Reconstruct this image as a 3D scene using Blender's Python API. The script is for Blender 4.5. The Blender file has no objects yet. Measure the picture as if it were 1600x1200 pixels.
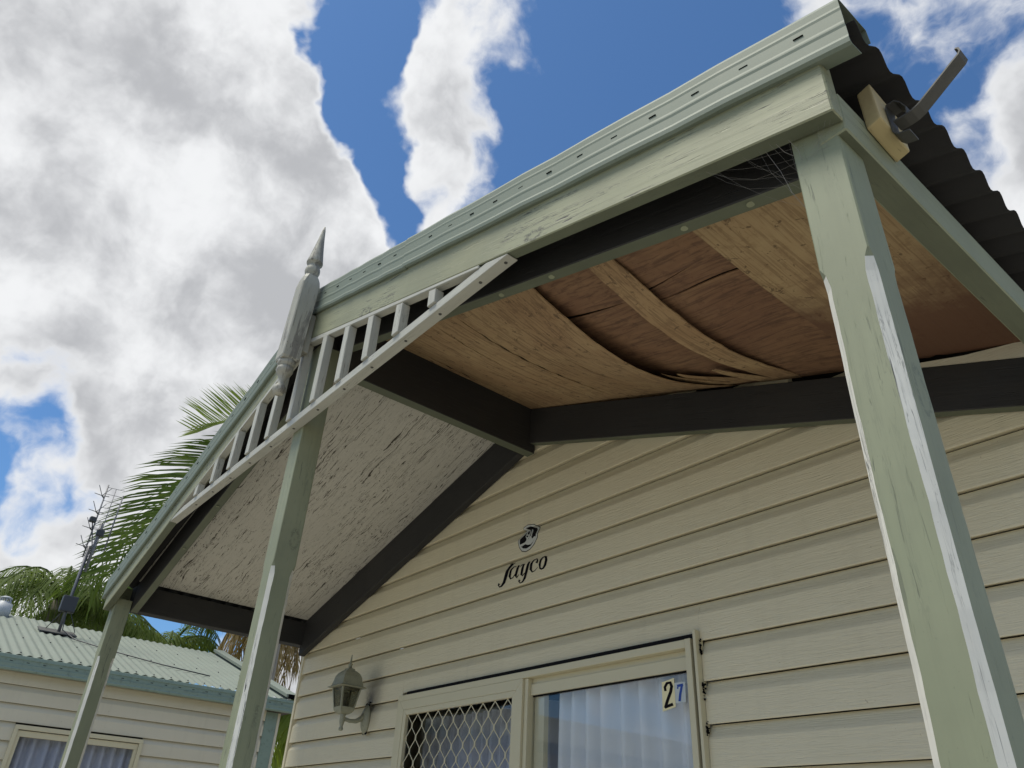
import bpy, bmesh, math, random
from mathutils import Vector, Matrix
random.seed(7)
S = bpy.context.scene
COL = S.collection
H = 1.65                       # eye height: heights below are measured from the eye, z(...) lifts them onto the ground


def z(v):
    return v + H


# ------------------------------------------------------------------ camera
cd = bpy.data.cameras.new("camera")
cam = bpy.data.objects.new("camera", cd)
COL.objects.link(cam)
S.camera = cam
cd.sensor_width = 36.0
cd.lens = 26.463
cd.clip_start = 0.02
cd.clip_end = 3000
RT = Vector((0.64032, 0.76667, 0.04701))
DN = Vector((-0.38356, 0.37218, -0.84520))
FW = Vector((-0.66548, 0.52317, 0.53238))
M = Matrix((RT, -DN, -FW)).transposed().to_4x4()
M.translation = Vector((0, 0, H))
cam.matrix_world = M

# ------------------------------------------------------------------ light and sky
SUN_EL, SUN_AZ = math.radians(67), math.radians(205)     # azimuth clockwise from +Y
SUN_DIR = Vector((math.sin(SUN_AZ) * math.cos(SUN_EL), math.cos(SUN_AZ) * math.cos(SUN_EL), math.sin(SUN_EL)))
sd = bpy.data.lights.new("sun", 'SUN')
sd.energy = 2.8
sd.angle = math.radians(24)
sd.color = (1.0, 0.945, 0.80)
sun = bpy.data.objects.new("sun", sd)
COL.objects.link(sun)
sun.rotation_euler = SUN_DIR.to_track_quat('Z', 'Y').to_euler()
sun.location = (0, -4, 12)

S.view_settings.view_transform = 'Standard'
S.view_settings.look = 'None'
S.view_settings.gamma = 1.0
S.view_settings.exposure = 0.53
S.view_settings.use_curve_mapping = False

SKY = 0.088
W = bpy.data.worlds.new("World")
S.world = W
W.use_nodes = True
W.cycles.sampling_method = 'MANUAL'
W.cycles.sample_map_resolution = 512
S.cycles.max_bounces = 6
S.cycles.diffuse_bounces = 3
S.cycles.caustics_reflective = False
S.cycles.caustics_refractive = False
S.cycles.use_adaptive_sampling = True
NT = W.node_tree
NT.nodes.clear()


class G:
    """small node-graph helper"""
    def __init__(self, nt):
        self.nt = nt

    def n(self, t, **kw):
        nd = self.nt.nodes.new(t)
        for k, v in kw.items():
            setattr(nd, k, v)
        return nd

    def set(self, sock, v):
        if isinstance(v, bpy.types.NodeSocket):
            self.nt.links.new(v, sock)
        else:
            sock.default_value = v

    def m(self, op, a, b=None, c=None, clamp=False):
        nd = self.n('ShaderNodeMath', operation=op)
        nd.use_clamp = clamp
        for i, v in enumerate((a, b, c)):
            if v is not None:
                self.set(nd.inputs[i], v)
        return nd.outputs[0]

    def vm(self, op, a, b=None):
        nd = self.n('ShaderNodeVectorMath', operation=op)
        self.set(nd.inputs[0], a)
        if b is not None:
            self.set(nd.inputs[1], b)
        return nd.outputs['Value'] if op in ('DOT_PRODUCT', 'LENGTH', 'DISTANCE') else nd.outputs[0]

    def noise(self, vec, scale, detail=4, rough=0.55, dist=0.0, out=0):
        nd = self.n('ShaderNodeTexNoise')
        self.set(nd.inputs['Vector'], vec)
        nd.inputs['Scale'].default_value = scale
        nd.inputs['Detail'].default_value = detail
        nd.inputs['Roughness'].default_value = rough
        nd.inputs['Distortion'].default_value = dist
        return nd.outputs[out]

    def ramp(self, f, a, b, smooth=True):
        nd = self.n('ShaderNodeMapRange')
        nd.interpolation_type = 'SMOOTHSTEP' if smooth else 'LINEAR'
        self.set(nd.inputs['Value'], f)
        nd.inputs['From Min'].default_value = a
        nd.inputs['From Max'].default_value = b
        return nd.outputs[0]

    def mix(self, f, a, b, blend='MIX'):
        nd = self.n('ShaderNodeMix', data_type='RGBA')
        nd.blend_type = blend
        self.set(nd.inputs['Factor'], f)
        for s, v in ((6, a), (7, b)):
            if isinstance(v, bpy.types.NodeSocket):
                self.nt.links.new(v, nd.inputs[s])
            else:
                nd.inputs[s].default_value = (*v[:3], 1)
        return nd.outputs[2]

    def scale(self, vec, s):
        nd = self.n('ShaderNodeVectorMath', operation='MULTIPLY')
        self.set(nd.inputs[0], vec)
        nd.inputs[1].default_value = s
        return nd.outputs[0]


def lin(r, g, b):
    f = lambda c: (c / 255 / 12.92) if c / 255 <= 0.04045 else ((c / 255 + 0.055) / 1.055) ** 2.4
    return (f(r), f(g), f(b))


g = G(NT)
tc = g.n('ShaderNodeTexCoord')
D = g.vm('NORMALIZE', tc.outputs['Generated'])
# cloud banks: direction, angular size (degrees), weight; negative ones are clear blue gaps
BANKS = [
    (-0.724, -0.036, 0.689, 15.0, 0.22), (-0.773, 0.107, 0.625, 14.0, 0.22), (-0.843, 0.003, 0.538, 13.0, 0.18),
    (-0.646, 0.101, 0.756, 8.0, 0.22), (-0.701, 0.229, 0.676, 7.0, 0.22), (-0.689, 0.291, 0.664, 3.5, 0.22),
    (-0.862, 0.138, 0.488, 11.0, 0.20), (-0.480, 0.265, 0.837, 5.4, 0.27), (-0.526, 0.311, 0.792, 5.6, 0.27),
    (-0.570, 0.358, 0.740, 4.4, 0.27), (-0.967, 0.101, 0.235, 5.0, 0.5), (-0.928, 0.096, 0.360, 4.5, 0.16),
    (-0.098, 0.747, 0.657, 4.5, 0.25), (-0.144, 0.780, 0.609, 4.0, 0.20), (-0.227, 0.532, 0.815, 5.0, 0.13),
    (-0.146, 0.630, 0.763, 5.0, -0.02), (-0.896, 0.405, 0.184, 4.0, 0.20), (-0.038, 0.661, 0.750, 5.0, -0.02),
    (-0.529, 0.171, 0.831, 3.4, -0.50), (-0.576, 0.193, 0.794, 3.0, -0.48), (-0.606, 0.242, 0.757, 3.0, -0.48),
    (-0.639, 0.307, 0.705, 3.2, -0.45), (-0.428, 0.367, 0.826, 7.0, -0.34), (-0.462, 0.478, 0.747, 8.0, -0.34),
    (-0.557, 0.433, 0.708, 4.0, -0.20), (-0.310, 0.465, 0.829, 5.0, -0.25), (-0.133, 0.682, 0.719, 3.5, -0.20),
    (-0.154, 0.739, 0.656, 3.0, -0.20), (-0.942, 0.056, 0.331, 4.0, -0.50), (-0.903, 0.040, 0.428, 3.0, -0.30),
    (-0.948, 0.130, 0.290, 2.6, -0.32), (-0.939, 0.263, 0.223, 5.0, -0.30), (-0.225, 0.659, 0.718, 6.0, -0.10),
    (-0.627, 0.269, 0.731, 2.6, -0.40), (-0.656, 0.321, 0.683, 2.0, -0.30), (-0.606, 0.190, 0.772, 2.2, -0.30), (-0.570, 0.151, 0.808, 2.4, -0.30), (-0.554, 0.175, 0.814, 2.6, -0.30),
    (-0.926, 0.164, 0.341, 5.5, 0.22), (-0.877, 0.196, 0.438, 5.0, 0.15), (-0.342, 0.545, 0.766, 7.0, -0.15), (-0.230, 0.580, 0.781, 4.0, -0.10), (-0.641, 0.408, 0.649, 5.0, -0.10), (-0.906, 0.373, 0.202, 3.0, 0.10),
    (-0.952, 0.087, 0.294, 4.0, -0.35), (-0.903, 0.043, 0.429, 3.0, -0.15), (-0.967, 0.102, 0.232, 3.5, 0.20), (-0.169, 0.587, 0.792, 4.0, 0.07), (-0.124, 0.620, 0.775, 3.5, 0.06),
    (-0.919, 0.100, 0.382, 4.5, 0.20), (-0.926, 0.191, 0.325, 4.0, 0.10)]
warp = g.n('ShaderNodeTexNoise')
g.set(warp.inputs['Vector'], D)
warp.inputs['Scale'].default_value = 9.0
warp.inputs['Detail'].default_value = 4
wv = g.vm('SUBTRACT', warp.outputs['Color'], (0.5, 0.5, 0.5))
DW = g.vm('ADD', D, g.scale(wv, (0.15, 0.15, 0.15)))
DN_ = g.vm('NORMALIZE', DW)
DS = g.vm('ADD', D, g.scale(wv, (0.05, 0.05, 0.05)))
puff = g.m('SUBTRACT', 0.22, g.m('MULTIPLY', g.m('ABSOLUTE', g.m('SUBTRACT', g.noise(DS, 10.0, 4, 0.5), 0.5)), 2.0))
acc = 0.0
for x, y, zz, r, a in BANKS:
    d = g.vm('DOT_PRODUCT', DN_, Vector((x, y, zz)).normalized())
    f = g.ramp(d, math.cos(math.radians(r * 1.55)), math.cos(math.radians(r * 0.35)))
    acc = g.m('MULTIPLY_ADD', f, a, acc)
n1 = g.noise(DW, 4.2, 7, 0.60)
n2 = g.noise(DS, 17.0, 6, 0.60, 0.0)
dens = g.m('ADD', g.m('MULTIPLY_ADD', puff, 0.45, acc), g.m('MULTIPLY_ADD', g.m('SUBTRACT', n2, 0.5), 0.46, g.m('ADD', n1, 0.005)))
cover = g.ramp(dens, 0.45, 0.78)
thick = g.ramp(dens, 0.60, 0.95)
n3 = g.noise(DS, 6.5, 5, 0.55, 0.0)
grey = g.m('MULTIPLY', thick, g.ramp(g.m('MULTIPLY_ADD', g.m('SUBTRACT', n2, 0.5), -0.32, n3), 0.36, 0.68))
ccol = g.mix(grey, (0.62, 0.628, 0.638), (0.345, 0.352, 0.368))
sky = g.n('ShaderNodeTexSky')
sky.sky_type = 'NISHITA'
sky.sun_disc = False
sky.sun_elevation = SUN_EL
sky.sun_rotation = SUN_AZ
sky.air_density = 1.0
sky.dust_density = 0.6
sky.ozone_density = 2.5
ccol = g.scale(ccol, (1 / SKY, 1 / SKY, 1 / SKY))
blue = g.mix(1.0, sky.outputs[0], (0.60, 0.86, 1.06), 'MULTIPLY')
fin = g.mix(cover, blue, ccol)
bg = g.n('ShaderNodeBackground')
g.set(bg.inputs['Color'], fin)
bg.inputs['Strength'].default_value = SKY
wo = g.n('ShaderNodeOutputWorld')
NT.links.new(bg.outputs[0], wo.inputs['Surface'])

# ------------------------------------------------------------------ materials


def new_mat(name):
    m = bpy.data.materials.new(name)
    m.use_nodes = True
    m.node_tree.nodes.clear()
    q = G(m.node_tree)
    bs = q.n('ShaderNodeBsdfPrincipled')
    out = q.n('ShaderNodeOutputMaterial')
    m.node_tree.links.new(bs.outputs[0], out.inputs['Surface'])
    t = q.n('ShaderNodeTexCoord')
    oi = q.n('ShaderNodeObjectInfo')
    off = q.vm('ADD', t.outputs['Object'], q.vm('MULTIPLY', (37.0, 11.0, 23.0), oi.outputs['Random']))
    return m, q, bs, off, out


def bump(q, bs, h, strength, dist=0.01):
    b = q.n('ShaderNodeBump')
    b.inputs['Strength'].default_value = strength
    b.inputs['Distance'].default_value = dist
    q.set(b.inputs['Height'], h)
    q.nt.links.new(b.outputs[0], bs.inputs['Normal'])


def wood_paint(name, col, crack=(0.03, 0.032, 0.026), amt=0.5, bare=None, bare_amt=0.0, rough=0.62, fine=1.0, tint=None, bumpy=0.5, knots=0.0):
    """old brushed paint over sawn timber; grain runs along local X"""
    m, q, bs, v, _ = new_mat(name)
    gv = q.scale(v, (1.6, 42 * fine, 42 * fine))
    grain = q.noise(gv, 1.0, 4, 0.6, 0.6)
    gv2 = q.scale(v, (7.0, 150 * fine, 150 * fine))
    hair = q.noise(gv2, 1.0, 3, 0.65, 0.8)
    patch = q.noise(v, 3.2, 4, 0.6)
    fleck = q.noise(v, 150, 2, 0.6)
    base = q.mix(q.ramp(patch, 0.3, 0.7), tuple(c * 0.86 for c in col), tuple(min(1, c * 1.1) for c in col))
    if tint:
        base = q.mix(q.m('MULTIPLY', q.ramp(q.noise(v, 1.3, 3), 0.45, 0.7), 0.5), base, tint)
    base = q.mix(q.m('MULTIPLY', q.ramp(grain, 0.35, 0.75), 0.22), base, tuple(c * 0.7 for c in col))
    if bare:
        f = q.m('MULTIPLY', q.ramp(q.m('ADD', q.m('MULTIPLY', grain, 0.5), q.m('MULTIPLY', patch, 0.6)), 0.66 - 0.1 * bare_amt, 0.72 - 0.1 * bare_amt), 1.0)
        base = q.mix(f, base, bare)
    ck = q.m('MULTIPLY', q.ramp(hair, 0.655 - 0.06 * amt, 0.70 - 0.05 * amt), q.ramp(patch, 0.42, 0.62))
    thin = q.m('MULTIPLY', q.ramp(q.m('ABSOLUTE', q.m('SUBTRACT', hair, 0.52)), 0.035, 0.008), q.m('MULTIPLY', q.ramp(patch, 0.44, 0.66), q.ramp(grain, 0.44, 0.58)))
    ck2 = q.ramp(q.m('MULTIPLY', q.ramp(grain, 0.70, 0.76), q.ramp(hair, 0.42, 0.6)), 0.25, 0.8)
    ck = q.m('MULTIPLY', q.m('MAXIMUM', q.m('MAXIMUM', ck, ck2), q.m('MULTIPLY', thin, min(1.0, amt))), min(1.0, 0.55 + 0.5 * amt))
    base = q.mix(ck, base, crack)
    base = q.mix(q.m('MULTIPLY', q.ramp(fleck, 0.70, 0.76), 0.22), base, crack)
    if knots:
        vo = q.n('ShaderNodeTexVoronoi')
        wob = q.vm('ADD', q.scale(v, (2.7, 6.0, 6.0)), q.scale(q.noise(v, 30, 2, 0.5, 0, 1), (0.10, 0.10, 0.10)))
        q.set(vo.inputs['Vector'], wob)
        vo.inputs['Scale'].default_value = 1.0
        dk = vo.outputs['Distance']
        ring = q.m('MULTIPLY', q.ramp(dk, 0.07, 0.10), q.ramp(dk, 0.15, 0.11))
        core = q.m('MULTIPLY', q.ramp(dk, 0.05, 0.02), 0.8)
        base = q.mix(q.m('MULTIPLY', q.m('MAXIMUM', q.m('MULTIPLY', ring, q.ramp(fleck, 0.38, 0.55)), core), knots), base, crack)
    q.set(bs.inputs['Base Color'], base)
    bs.inputs['Roughness'].default_value = rough
    h = q.m('SUBTRACT', q.m('MULTIPLY', grain, 0.45), q.m('MULTIPLY', q.ramp(hair, 0.60, 0.70), 0.45))
    bump(q, bs, h, bumpy, 0.004)
    return m


def plain(name, col, rough=0.5, metal=0.0, var=0.12, nscale=8, dirt=None, dirt_amt=0.0, bmp=0.0, spec=0.5):
    m, q, bs, v, _ = new_mat(name)
    n = q.noise(v, nscale, 5, 0.6)
    base = q.mix(n, tuple(c * (1 - var) for c in col), tuple(min(1, c * (1 + var)) for c in col))
    if dirt:
        n2 = q.noise(v, nscale * 2.7, 6, 0.68)
        base = q.mix(q.m('MULTIPLY', q.ramp(n2, 0.5, 0.72), dirt_amt), base, dirt)
    q.set(bs.inputs['Base Color'], base)
    bs.inputs['Roughness'].default_value = rough
    bs.inputs['Metallic'].default_value = metal
    bs.inputs['Specular IOR Level'].default_value = spec
    if bmp:
        bump(q, bs, q.noise(v, nscale * 12, 4, 0.6), bmp, 0.003)
    return m


MT = {}
SAGE = (0.225, 0.24, 0.155)
MT['sage'] = wood_paint('sage_timber_paint', SAGE, amt=0.35, tint=(0.235, 0.255, 0.15))
MT['sage_barge'] = wood_paint('sage_barge_paint', (0.245, 0.252, 0.157), crack=(0.055, 0.055, 0.04), amt=1.1, tint=(0.275, 0.268, 0.152), knots=0.8)
MT['sage_post'] = wood_paint('sage_post_paint', SAGE, amt=0.45, crack=(0.075, 0.085, 0.06), fine=0.7, bumpy=0.4, tint=(0.195, 0.222, 0.135), knots=0.45)
MT['sage_under_shade'] = wood_paint('sage_paint_underside_shade', (0.105, 0.118, 0.077), amt=0.3)  # sage paint darkened, with the shade of undersides put into its colour
MT['charcoal'] = wood_paint('charcoal_beam_paint', (0.019, 0.0185, 0.019), crack=(0.009, 0.009, 0.009), amt=0.5, rough=0.7, tint=(0.036, 0.033, 0.029), bumpy=0.8)
MT['white'] = wood_paint('worn_white_paint', (0.42, 0.415, 0.365), crack=(0.09, 0.085, 0.07), amt=0.8, tint=(0.34, 0.34, 0.285))
MT['chamfer'] = wood_paint('bare_white_primer', (0.66, 0.645, 0.58), crack=(0.05, 0.055, 0.05), amt=1.0, fine=0.9)
MT['finial'] = wood_paint('grey_weathered_finial', (0.36, 0.35, 0.30), crack=(0.05, 0.045, 0.04), amt=0.6, bare=(0.20, 0.19, 0.165), bare_amt=0.9, tint=(0.28, 0.275, 0.22), fine=0.9, bumpy=0.9)
MT['rawpine'] = wood_paint('raw_pine', (0.46, 0.37, 0.20), crack=(0.12, 0.09, 0.05), amt=0.3, tint=(0.30, 0.27, 0.10))
MT['flash'] = plain('sage_folded_steel', (0.16, 0.19, 0.152), rough=0.6, spec=0.25, var=0.06, nscale=5, dirt=(0.20, 0.22, 0.18), dirt_amt=0.35)
MT['gutter'] = plain('green_gutter_steel', (0.20, 0.27, 0.225), rough=0.45, var=0.08, dirt=(0.09, 0.11, 0.085), dirt_amt=0.5)
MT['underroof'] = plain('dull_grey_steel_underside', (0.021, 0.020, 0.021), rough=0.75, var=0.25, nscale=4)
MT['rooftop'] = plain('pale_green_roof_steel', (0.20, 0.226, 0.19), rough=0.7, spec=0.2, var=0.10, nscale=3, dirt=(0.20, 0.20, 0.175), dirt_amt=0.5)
MT['galv'] = plain('galvanised_steel', (0.065, 0.064, 0.06), rough=0.6, metal=0.2, var=0.25, nscale=30, dirt=(0.05, 0.05, 0.04), dirt_amt=0.5)
MT['cream_metal'] = plain('cream_powder_coat', (0.56, 0.51, 0.35), rough=0.38, var=0.03)
MT['black'] = plain('black_rubber', (0.010, 0.010, 0.011), rough=0.8, var=0.1, spec=0.1)
MT['void'] = plain('dark_cavity', (0.006, 0.006, 0.006), rough=0.9, var=0.1, spec=0.0)
MT['ink'] = plain('black_vinyl_ink', (0.008, 0.007, 0.009), rough=0.8, var=0.05, spec=0.1)
MT['emblem'] = plain('pale_vinyl', (0.52, 0.53, 0.50), rough=0.45, var=0.05)
MT['bluink'] = plain('blue_vinyl_ink', (0.008, 0.05, 0.30), rough=0.4, var=0.05)
MT['card2'] = plain('cream_card', (0.78, 0.70, 0.42), rough=0.5, var=0.05)
MT['card7'] = plain('pale_grey_card', (0.50, 0.54, 0.55), rough=0.5, var=0.05)
MT['lantern'] = plain('dull_cream_lantern_metal', (0.26, 0.26, 0.19), rough=0.5, var=0.15, nscale=25, dirt=(0.12, 0.12, 0.09), dirt_amt=0.5)
MT['antenna'] = plain('antenna_alloy', (0.16, 0.16, 0.17), rough=0.5, metal=0.3, var=0.2)
MT['dark_metal'] = plain('dark_antenna_plastic', (0.035, 0.036, 0.04), rough=0.5)
MT['vent'] = plain('grey_vent_pipe', (0.42, 0.44, 0.46), rough=0.5)
MT['soffit'] = plain('brown_soffit', (0.05, 0.04, 0.03), rough=0.7)
MT['web'] = plain('dusty_web', (0.22, 0.21, 0.19), rough=0.9)
MT['room'] = plain('dim_room_lining', (0.10, 0.09, 0.08), rough=0.8)
MT['bulb'] = plain('lamp_holder', (0.30, 0.29, 0.25), rough=0.4)


def siding_mat(name, col, stain=False):
    m, q, bs, v, _ = new_mat(name)
    t = q.n('ShaderNodeTexCoord')
    geo = q.n('ShaderNodeNewGeometry')
    emb = q.noise(q.scale(v, (9, 60, 110)), 1.0, 3, 0.62, 1.2)
    big = q.noise(v, 1.6, 4, 0.6)
    spk = q.noise(v, 55, 3, 0.6)
    base = q.mix(big, tuple(c * 0.93 for c in col), tuple(c * 1.05 for c in col))
    base = q.mix(q.m('MULTIPLY', q.ramp(spk, 0.72, 0.76), 0.5), base, (0.20, 0.13, 0.07))
    sp = q.n('ShaderNodeSeparateXYZ')
    q.set(sp.inputs[0], geo.outputs['Position'])
    streak = q.noise(q.scale(geo.outputs['Position'], (16, 16, 1.1)), 1.0, 4, 0.65)
    base = q.mix(q.m('MULTIPLY', q.ramp(streak, 0.50, 0.80), 0.10), base, (0.27, 0.235, 0.165))
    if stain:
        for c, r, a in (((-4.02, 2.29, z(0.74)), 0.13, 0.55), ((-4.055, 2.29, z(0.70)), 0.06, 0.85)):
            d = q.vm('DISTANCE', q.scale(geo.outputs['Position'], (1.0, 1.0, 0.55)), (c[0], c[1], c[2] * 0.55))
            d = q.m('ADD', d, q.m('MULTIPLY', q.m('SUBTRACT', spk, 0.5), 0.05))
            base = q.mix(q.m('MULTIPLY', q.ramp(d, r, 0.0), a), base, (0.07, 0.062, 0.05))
    q.set(bs.inputs['Base Color'], base)
    bs.inputs['Roughness'].default_value = 0.42
    bs.inputs['Specular IOR Level'].default_value = 0.3
    bump(q, bs, emb, 0.75, 0.003)
    return m


MT['siding'] = siding_mat('cream_vinyl_siding', (0.64, 0.58, 0.42), True)
MT['siding_n'] = siding_mat('pale_vinyl_siding', (0.60, 0.555, 0.43))


def ply_mat(name, a, b, dark, grain_axis=0, rings=False, spots=0.0, mould=0.0):
    m, q, bs, v, _ = new_mat(name)
    sc = (3, 75, 40) if grain_axis == 0 else (75, 3, 40)
    fine = q.noise(q.scale(v, sc), 1.0, 4, 0.65, 0.8)
    big = q.noise(v, 3.0, 5, 0.6, 0.5)
    med = q.noise(v, 22, 5, 0.7)
    base = q.mix(q.ramp(big, 0.3, 0.7), a, b)
    base = q.mix(q.m('MULTIPLY', q.ramp(fine, 0.46, 0.62), 0.55), base, dark)
    base = q.mix(q.m('MULTIPLY', q.ramp(med, 0.52, 0.64), 0.38), base, dark)
    if rings:
        wv = q.n('ShaderNodeTexWave')
        wv.wave_type = 'BANDS'
        wv.bands_direction = 'Y' if grain_axis == 0 else 'X'
        q.set(wv.inputs['Vector'], q.scale(v, (0.5, 1, 1) if grain_axis == 0 else (1, 0.5, 1)))
        wv.inputs['Scale'].default_value = 9
        wv.inputs['Distortion'].default_value = 9
        wv.inputs['Detail'].default_value = 3
        wv.inputs['Detail Scale'].default_value = 0.8
        base = q.mix(q.m('MULTIPLY', wv.outputs['Fac'], 0.16), base, dark)
    if spots:
        s = q.noise(v, 26, 4, 0.7, 0.5)
        base = q.mix(q.m('MULTIPLY', q.ramp(s, 0.60, 0.655), spots), base, tuple(c * 0.5 for c in dark))
    if mould:
        geo = q.n('ShaderNodeNewGeometry')
        sx = q.n('ShaderNodeSeparateXYZ')
        q.set(sx.inputs[0], geo.outputs['Position'])
        f = q.m('ADD', q.ramp(sx.outputs['Y'], 1.35, 2.15), q.m('MULTIPLY', q.m('SUBTRACT', q.noise(v, 5, 5, 0.7), 0.5), 1.3))
        base = q.mix(q.m('MULTIPLY', q.ramp(f, 0.15, 0.95), mould), base, (0.115, 0.052, 0.028))
    q.set(bs.inputs['Base Color'], base)
    bs.inputs['Roughness'].default_value = 0.75
    bump(q, bs, fine, 0.35, 0.003)
    return m


MT['ply_tan'] = ply_mat('tan_ply_veneer', (0.41, 0.285, 0.15), (0.31, 0.195, 0.10), (0.14, 0.078, 0.038), 1, spots=0.7)
MT['ply_brown'] = ply_mat('exposed_brown_veneer', (0.17, 0.085, 0.045), (0.24, 0.135, 0.07), (0.065, 0.030, 0.018), 0, rings=True)
MT['ply_stain'] = ply_mat('stained_ply_veneer', (0.42, 0.31, 0.165), (0.35, 0.24, 0.125), (0.19, 0.115, 0.055), 1, spots=0.8, mould=0.95)


def flake_mat():
    m, q, bs, v, _ = new_mat('flaking_white_ceiling_paint')
    wob = q.vm('SUBTRACT', q.noise(v, 5, 3, 0.5, 0, 1), (0.5, 0.5, 0.5))
    vw = q.vm('ADD', v, q.scale(wob, (0.03, 0.05, 0.0)))
    short = q.noise(q.scale(vw, (5.0, 78, 1)), 1.0, 3, 0.6, 0.9)
    long = q.noise(q.scale(vw, (0.9, 30, 1)), 1.0, 2, 0.5, 0.4)
    patch = q.noise(v, 2.0, 4, 0.6)
    brk = q.noise(q.scale(v, (20, 55, 1)), 1.0, 3, 0.6)
    wide = q.m('MULTIPLY_ADD', q.ramp(patch, 0.35, 0.7), 0.013, 0.006)
    c1 = q.m('MULTIPLY', q.m('LESS_THAN', q.m('ABSOLUTE', q.m('SUBTRACT', short, 0.5)), wide), q.ramp(brk, 0.47, 0.53))
    c2 = q.m('MULTIPLY', q.m('LESS_THAN', q.m('ABSOLUTE', q.m('SUBTRACT', long, 0.55)), 0.006), q.ramp(brk, 0.36, 0.44))
    holes = q.m('MULTIPLY', q.ramp(q.noise(q.scale(vw, (16, 46, 1)), 1.0, 3, 0.7), 0.71, 0.72), q.ramp(patch, 0.50, 0.6))
    ck = q.m('MAXIMUM', q.m('MAXIMUM', c1, c2), holes)
    white = q.mix(patch, (0.43, 0.415, 0.365), (0.52, 0.50, 0.445))
    white = q.mix(q.m('MULTIPLY', q.ramp(q.noise(v, 40, 4, 0.6), 0.5, 0.8), 0.3), white, (0.32, 0.30, 0.25))
    q.set(bs.inputs['Base Color'], q.mix(ck, white, (0.045, 0.035, 0.025)))
    bs.inputs['Roughness'].default_value = 0.7
    lift = q.noise(q.scale(v, (10, 60, 1)), 1.0, 3, 0.6)
    bump(q, bs, lift, 0.55, 0.006)
    return m


MT['flaking'] = flake_mat()


def glass_mat(name, tint, refl=0.10, rough=0.02):
    m = bpy.data.materials.new(name)
    m.use_nodes = True
    m.node_tree.nodes.clear()
    q = G(m.node_tree)
    tr = q.n('ShaderNodeBsdfTransparent')
    tr.inputs[0].default_value = (*tint, 1)
    gl = q.n('ShaderNodeBsdfGlossy')
    gl.inputs['Roughness'].default_value = rough
    fr = q.n('ShaderNodeFresnel')
    geo = q.n('ShaderNodeNewGeometry')
    q.set(fr.inputs['IOR'], q.m('MULTIPLY_ADD', geo.outputs['Backfacing'], 1 / 1.5 - 1.5, 1.5))
    t = q.n('ShaderNodeTexCoord')
    sm = q.ramp(q.noise(t.outputs['Object'], 7, 5, 0.65), 0.5, 0.8)
    mx = q.n('ShaderNodeMixShader')
    q.set(mx.inputs[0], q.m('ADD', fr.outputs[0], q.m('MULTIPLY', sm, refl), clamp=True))
    q.nt.links.new(tr.outputs[0], mx.inputs[1])
    q.nt.links.new(gl.outputs[0], mx.inputs[2])
    o = q.n('ShaderNodeOutputMaterial')
    q.nt.links.new(mx.outputs[0], o.inputs['Surface'])
    return m


MT['glass'] = glass_mat('window_glass', (0.97, 0.98, 0.985), 0.03)
MT['lamp_glass'] = glass_mat('dusty_lantern_glass', (0.62, 0.62, 0.55), 0.3, 0.25)


def cloth_mat(name, col):
    m, q, bs, v, out = new_mat(name)
    q.set(bs.inputs['Base Color'], q.mix(q.noise(q.scale(v, (20, 20, 2)), 1.0, 4), tuple(c * 0.9 for c in col), col))
    bs.inputs['Roughness'].default_value = 0.85
    return m


MT['curtain'] = cloth_mat('pale_blue_curtain', (0.74, 0.76, 0.80))
MT['curtain_n'] = cloth_mat('blue_grey_curtain', (0.42, 0.45, 0.56))


def leaf_mat(name, a, b, trans=0.35):
    m = bpy.data.materials.new(name)
    m.use_nodes = True
    m.node_tree.nodes.clear()
    q = G(m.node_tree)
    t = q.n('ShaderNodeTexCoord')
    n = q.noise(t.outputs['Object'], 2.4, 4, 0.6)
    c = q.mix(q.ramp(n, 0.3, 0.7), a, b)
    d = q.n('ShaderNodeBsdfPrincipled')
    q.set(d.inputs['Base Color'], c)
    d.inputs['Roughness'].default_value = 0.65
    d.inputs['Specular IOR Level'].default_value = 0.15
    tl = q.n('ShaderNodeBsdfTranslucent')
    q.set(tl.inputs[0], q.mix(1.0, c, (1.5, 1.6, 0.7), 'MULTIPLY'))
    mx = q.n('ShaderNodeMixShader')
    mx.inputs[0].default_value = trans
    q.nt.links.new(d.outputs[0], mx.inputs[1])
    q.nt.links.new(tl.outputs[0], mx.inputs[2])
    o = q.n('ShaderNodeOutputMaterial')
    q.nt.links.new(mx.outputs[0], o.inputs['Surface'])
    return m


MT['leaf'] = leaf_mat('palm_leaf', (0.075, 0.115, 0.028), (0.12, 0.16, 0.045))
MT['leaf_light'] = leaf_mat('young_palm_leaf', (0.17, 0.22, 0.045), (0.24, 0.29, 0.07), 0.5)
MT['leaf_dark'] = leaf_mat('dark_palm_leaf', (0.055, 0.085, 0.03), (0.09, 0.12, 0.045), 0.3)
MT['leaf_dead'] = leaf_mat('dry_palm_leaf', (0.30, 0.21, 0.10), (0.40, 0.30, 0.16), 0.25)
MT['bark'] = plain('palm_bark', (0.22, 0.20, 0.17), rough=0.9, var=0.3, nscale=6, bmp=0.5)


def ground_mat():
    m, q, bs, v, _ = new_mat('mown_grass_and_gravel')
    n = q.noise(v, 0.35, 6, 0.6)
    f = q.noise(v, 30, 5, 0.7)
    gcol = q.mix(f, (0.05, 0.075, 0.022), (0.11, 0.13, 0.05))
    pcol = q.mix(f, (0.34, 0.31, 0.26), (0.46, 0.43, 0.37))
    q.set(bs.inputs['Base Color'], q.mix(q.ramp(n, 0.36, 0.46), gcol, pcol))
    bs.inputs['Roughness'].default_value = 0.9
    bump(q, bs, f, 0.5, 0.02)
    return m


MT['ground'] = ground_mat()
MT['concrete'] = plain('pale_concrete', (0.40, 0.38, 0.335), rough=0.85, var=0.12, nscale=2, dirt=(0.25, 0.24, 0.21), dirt_amt=0.4, bmp=0.3)

# ------------------------------------------------------------------ mesh helpers


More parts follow.
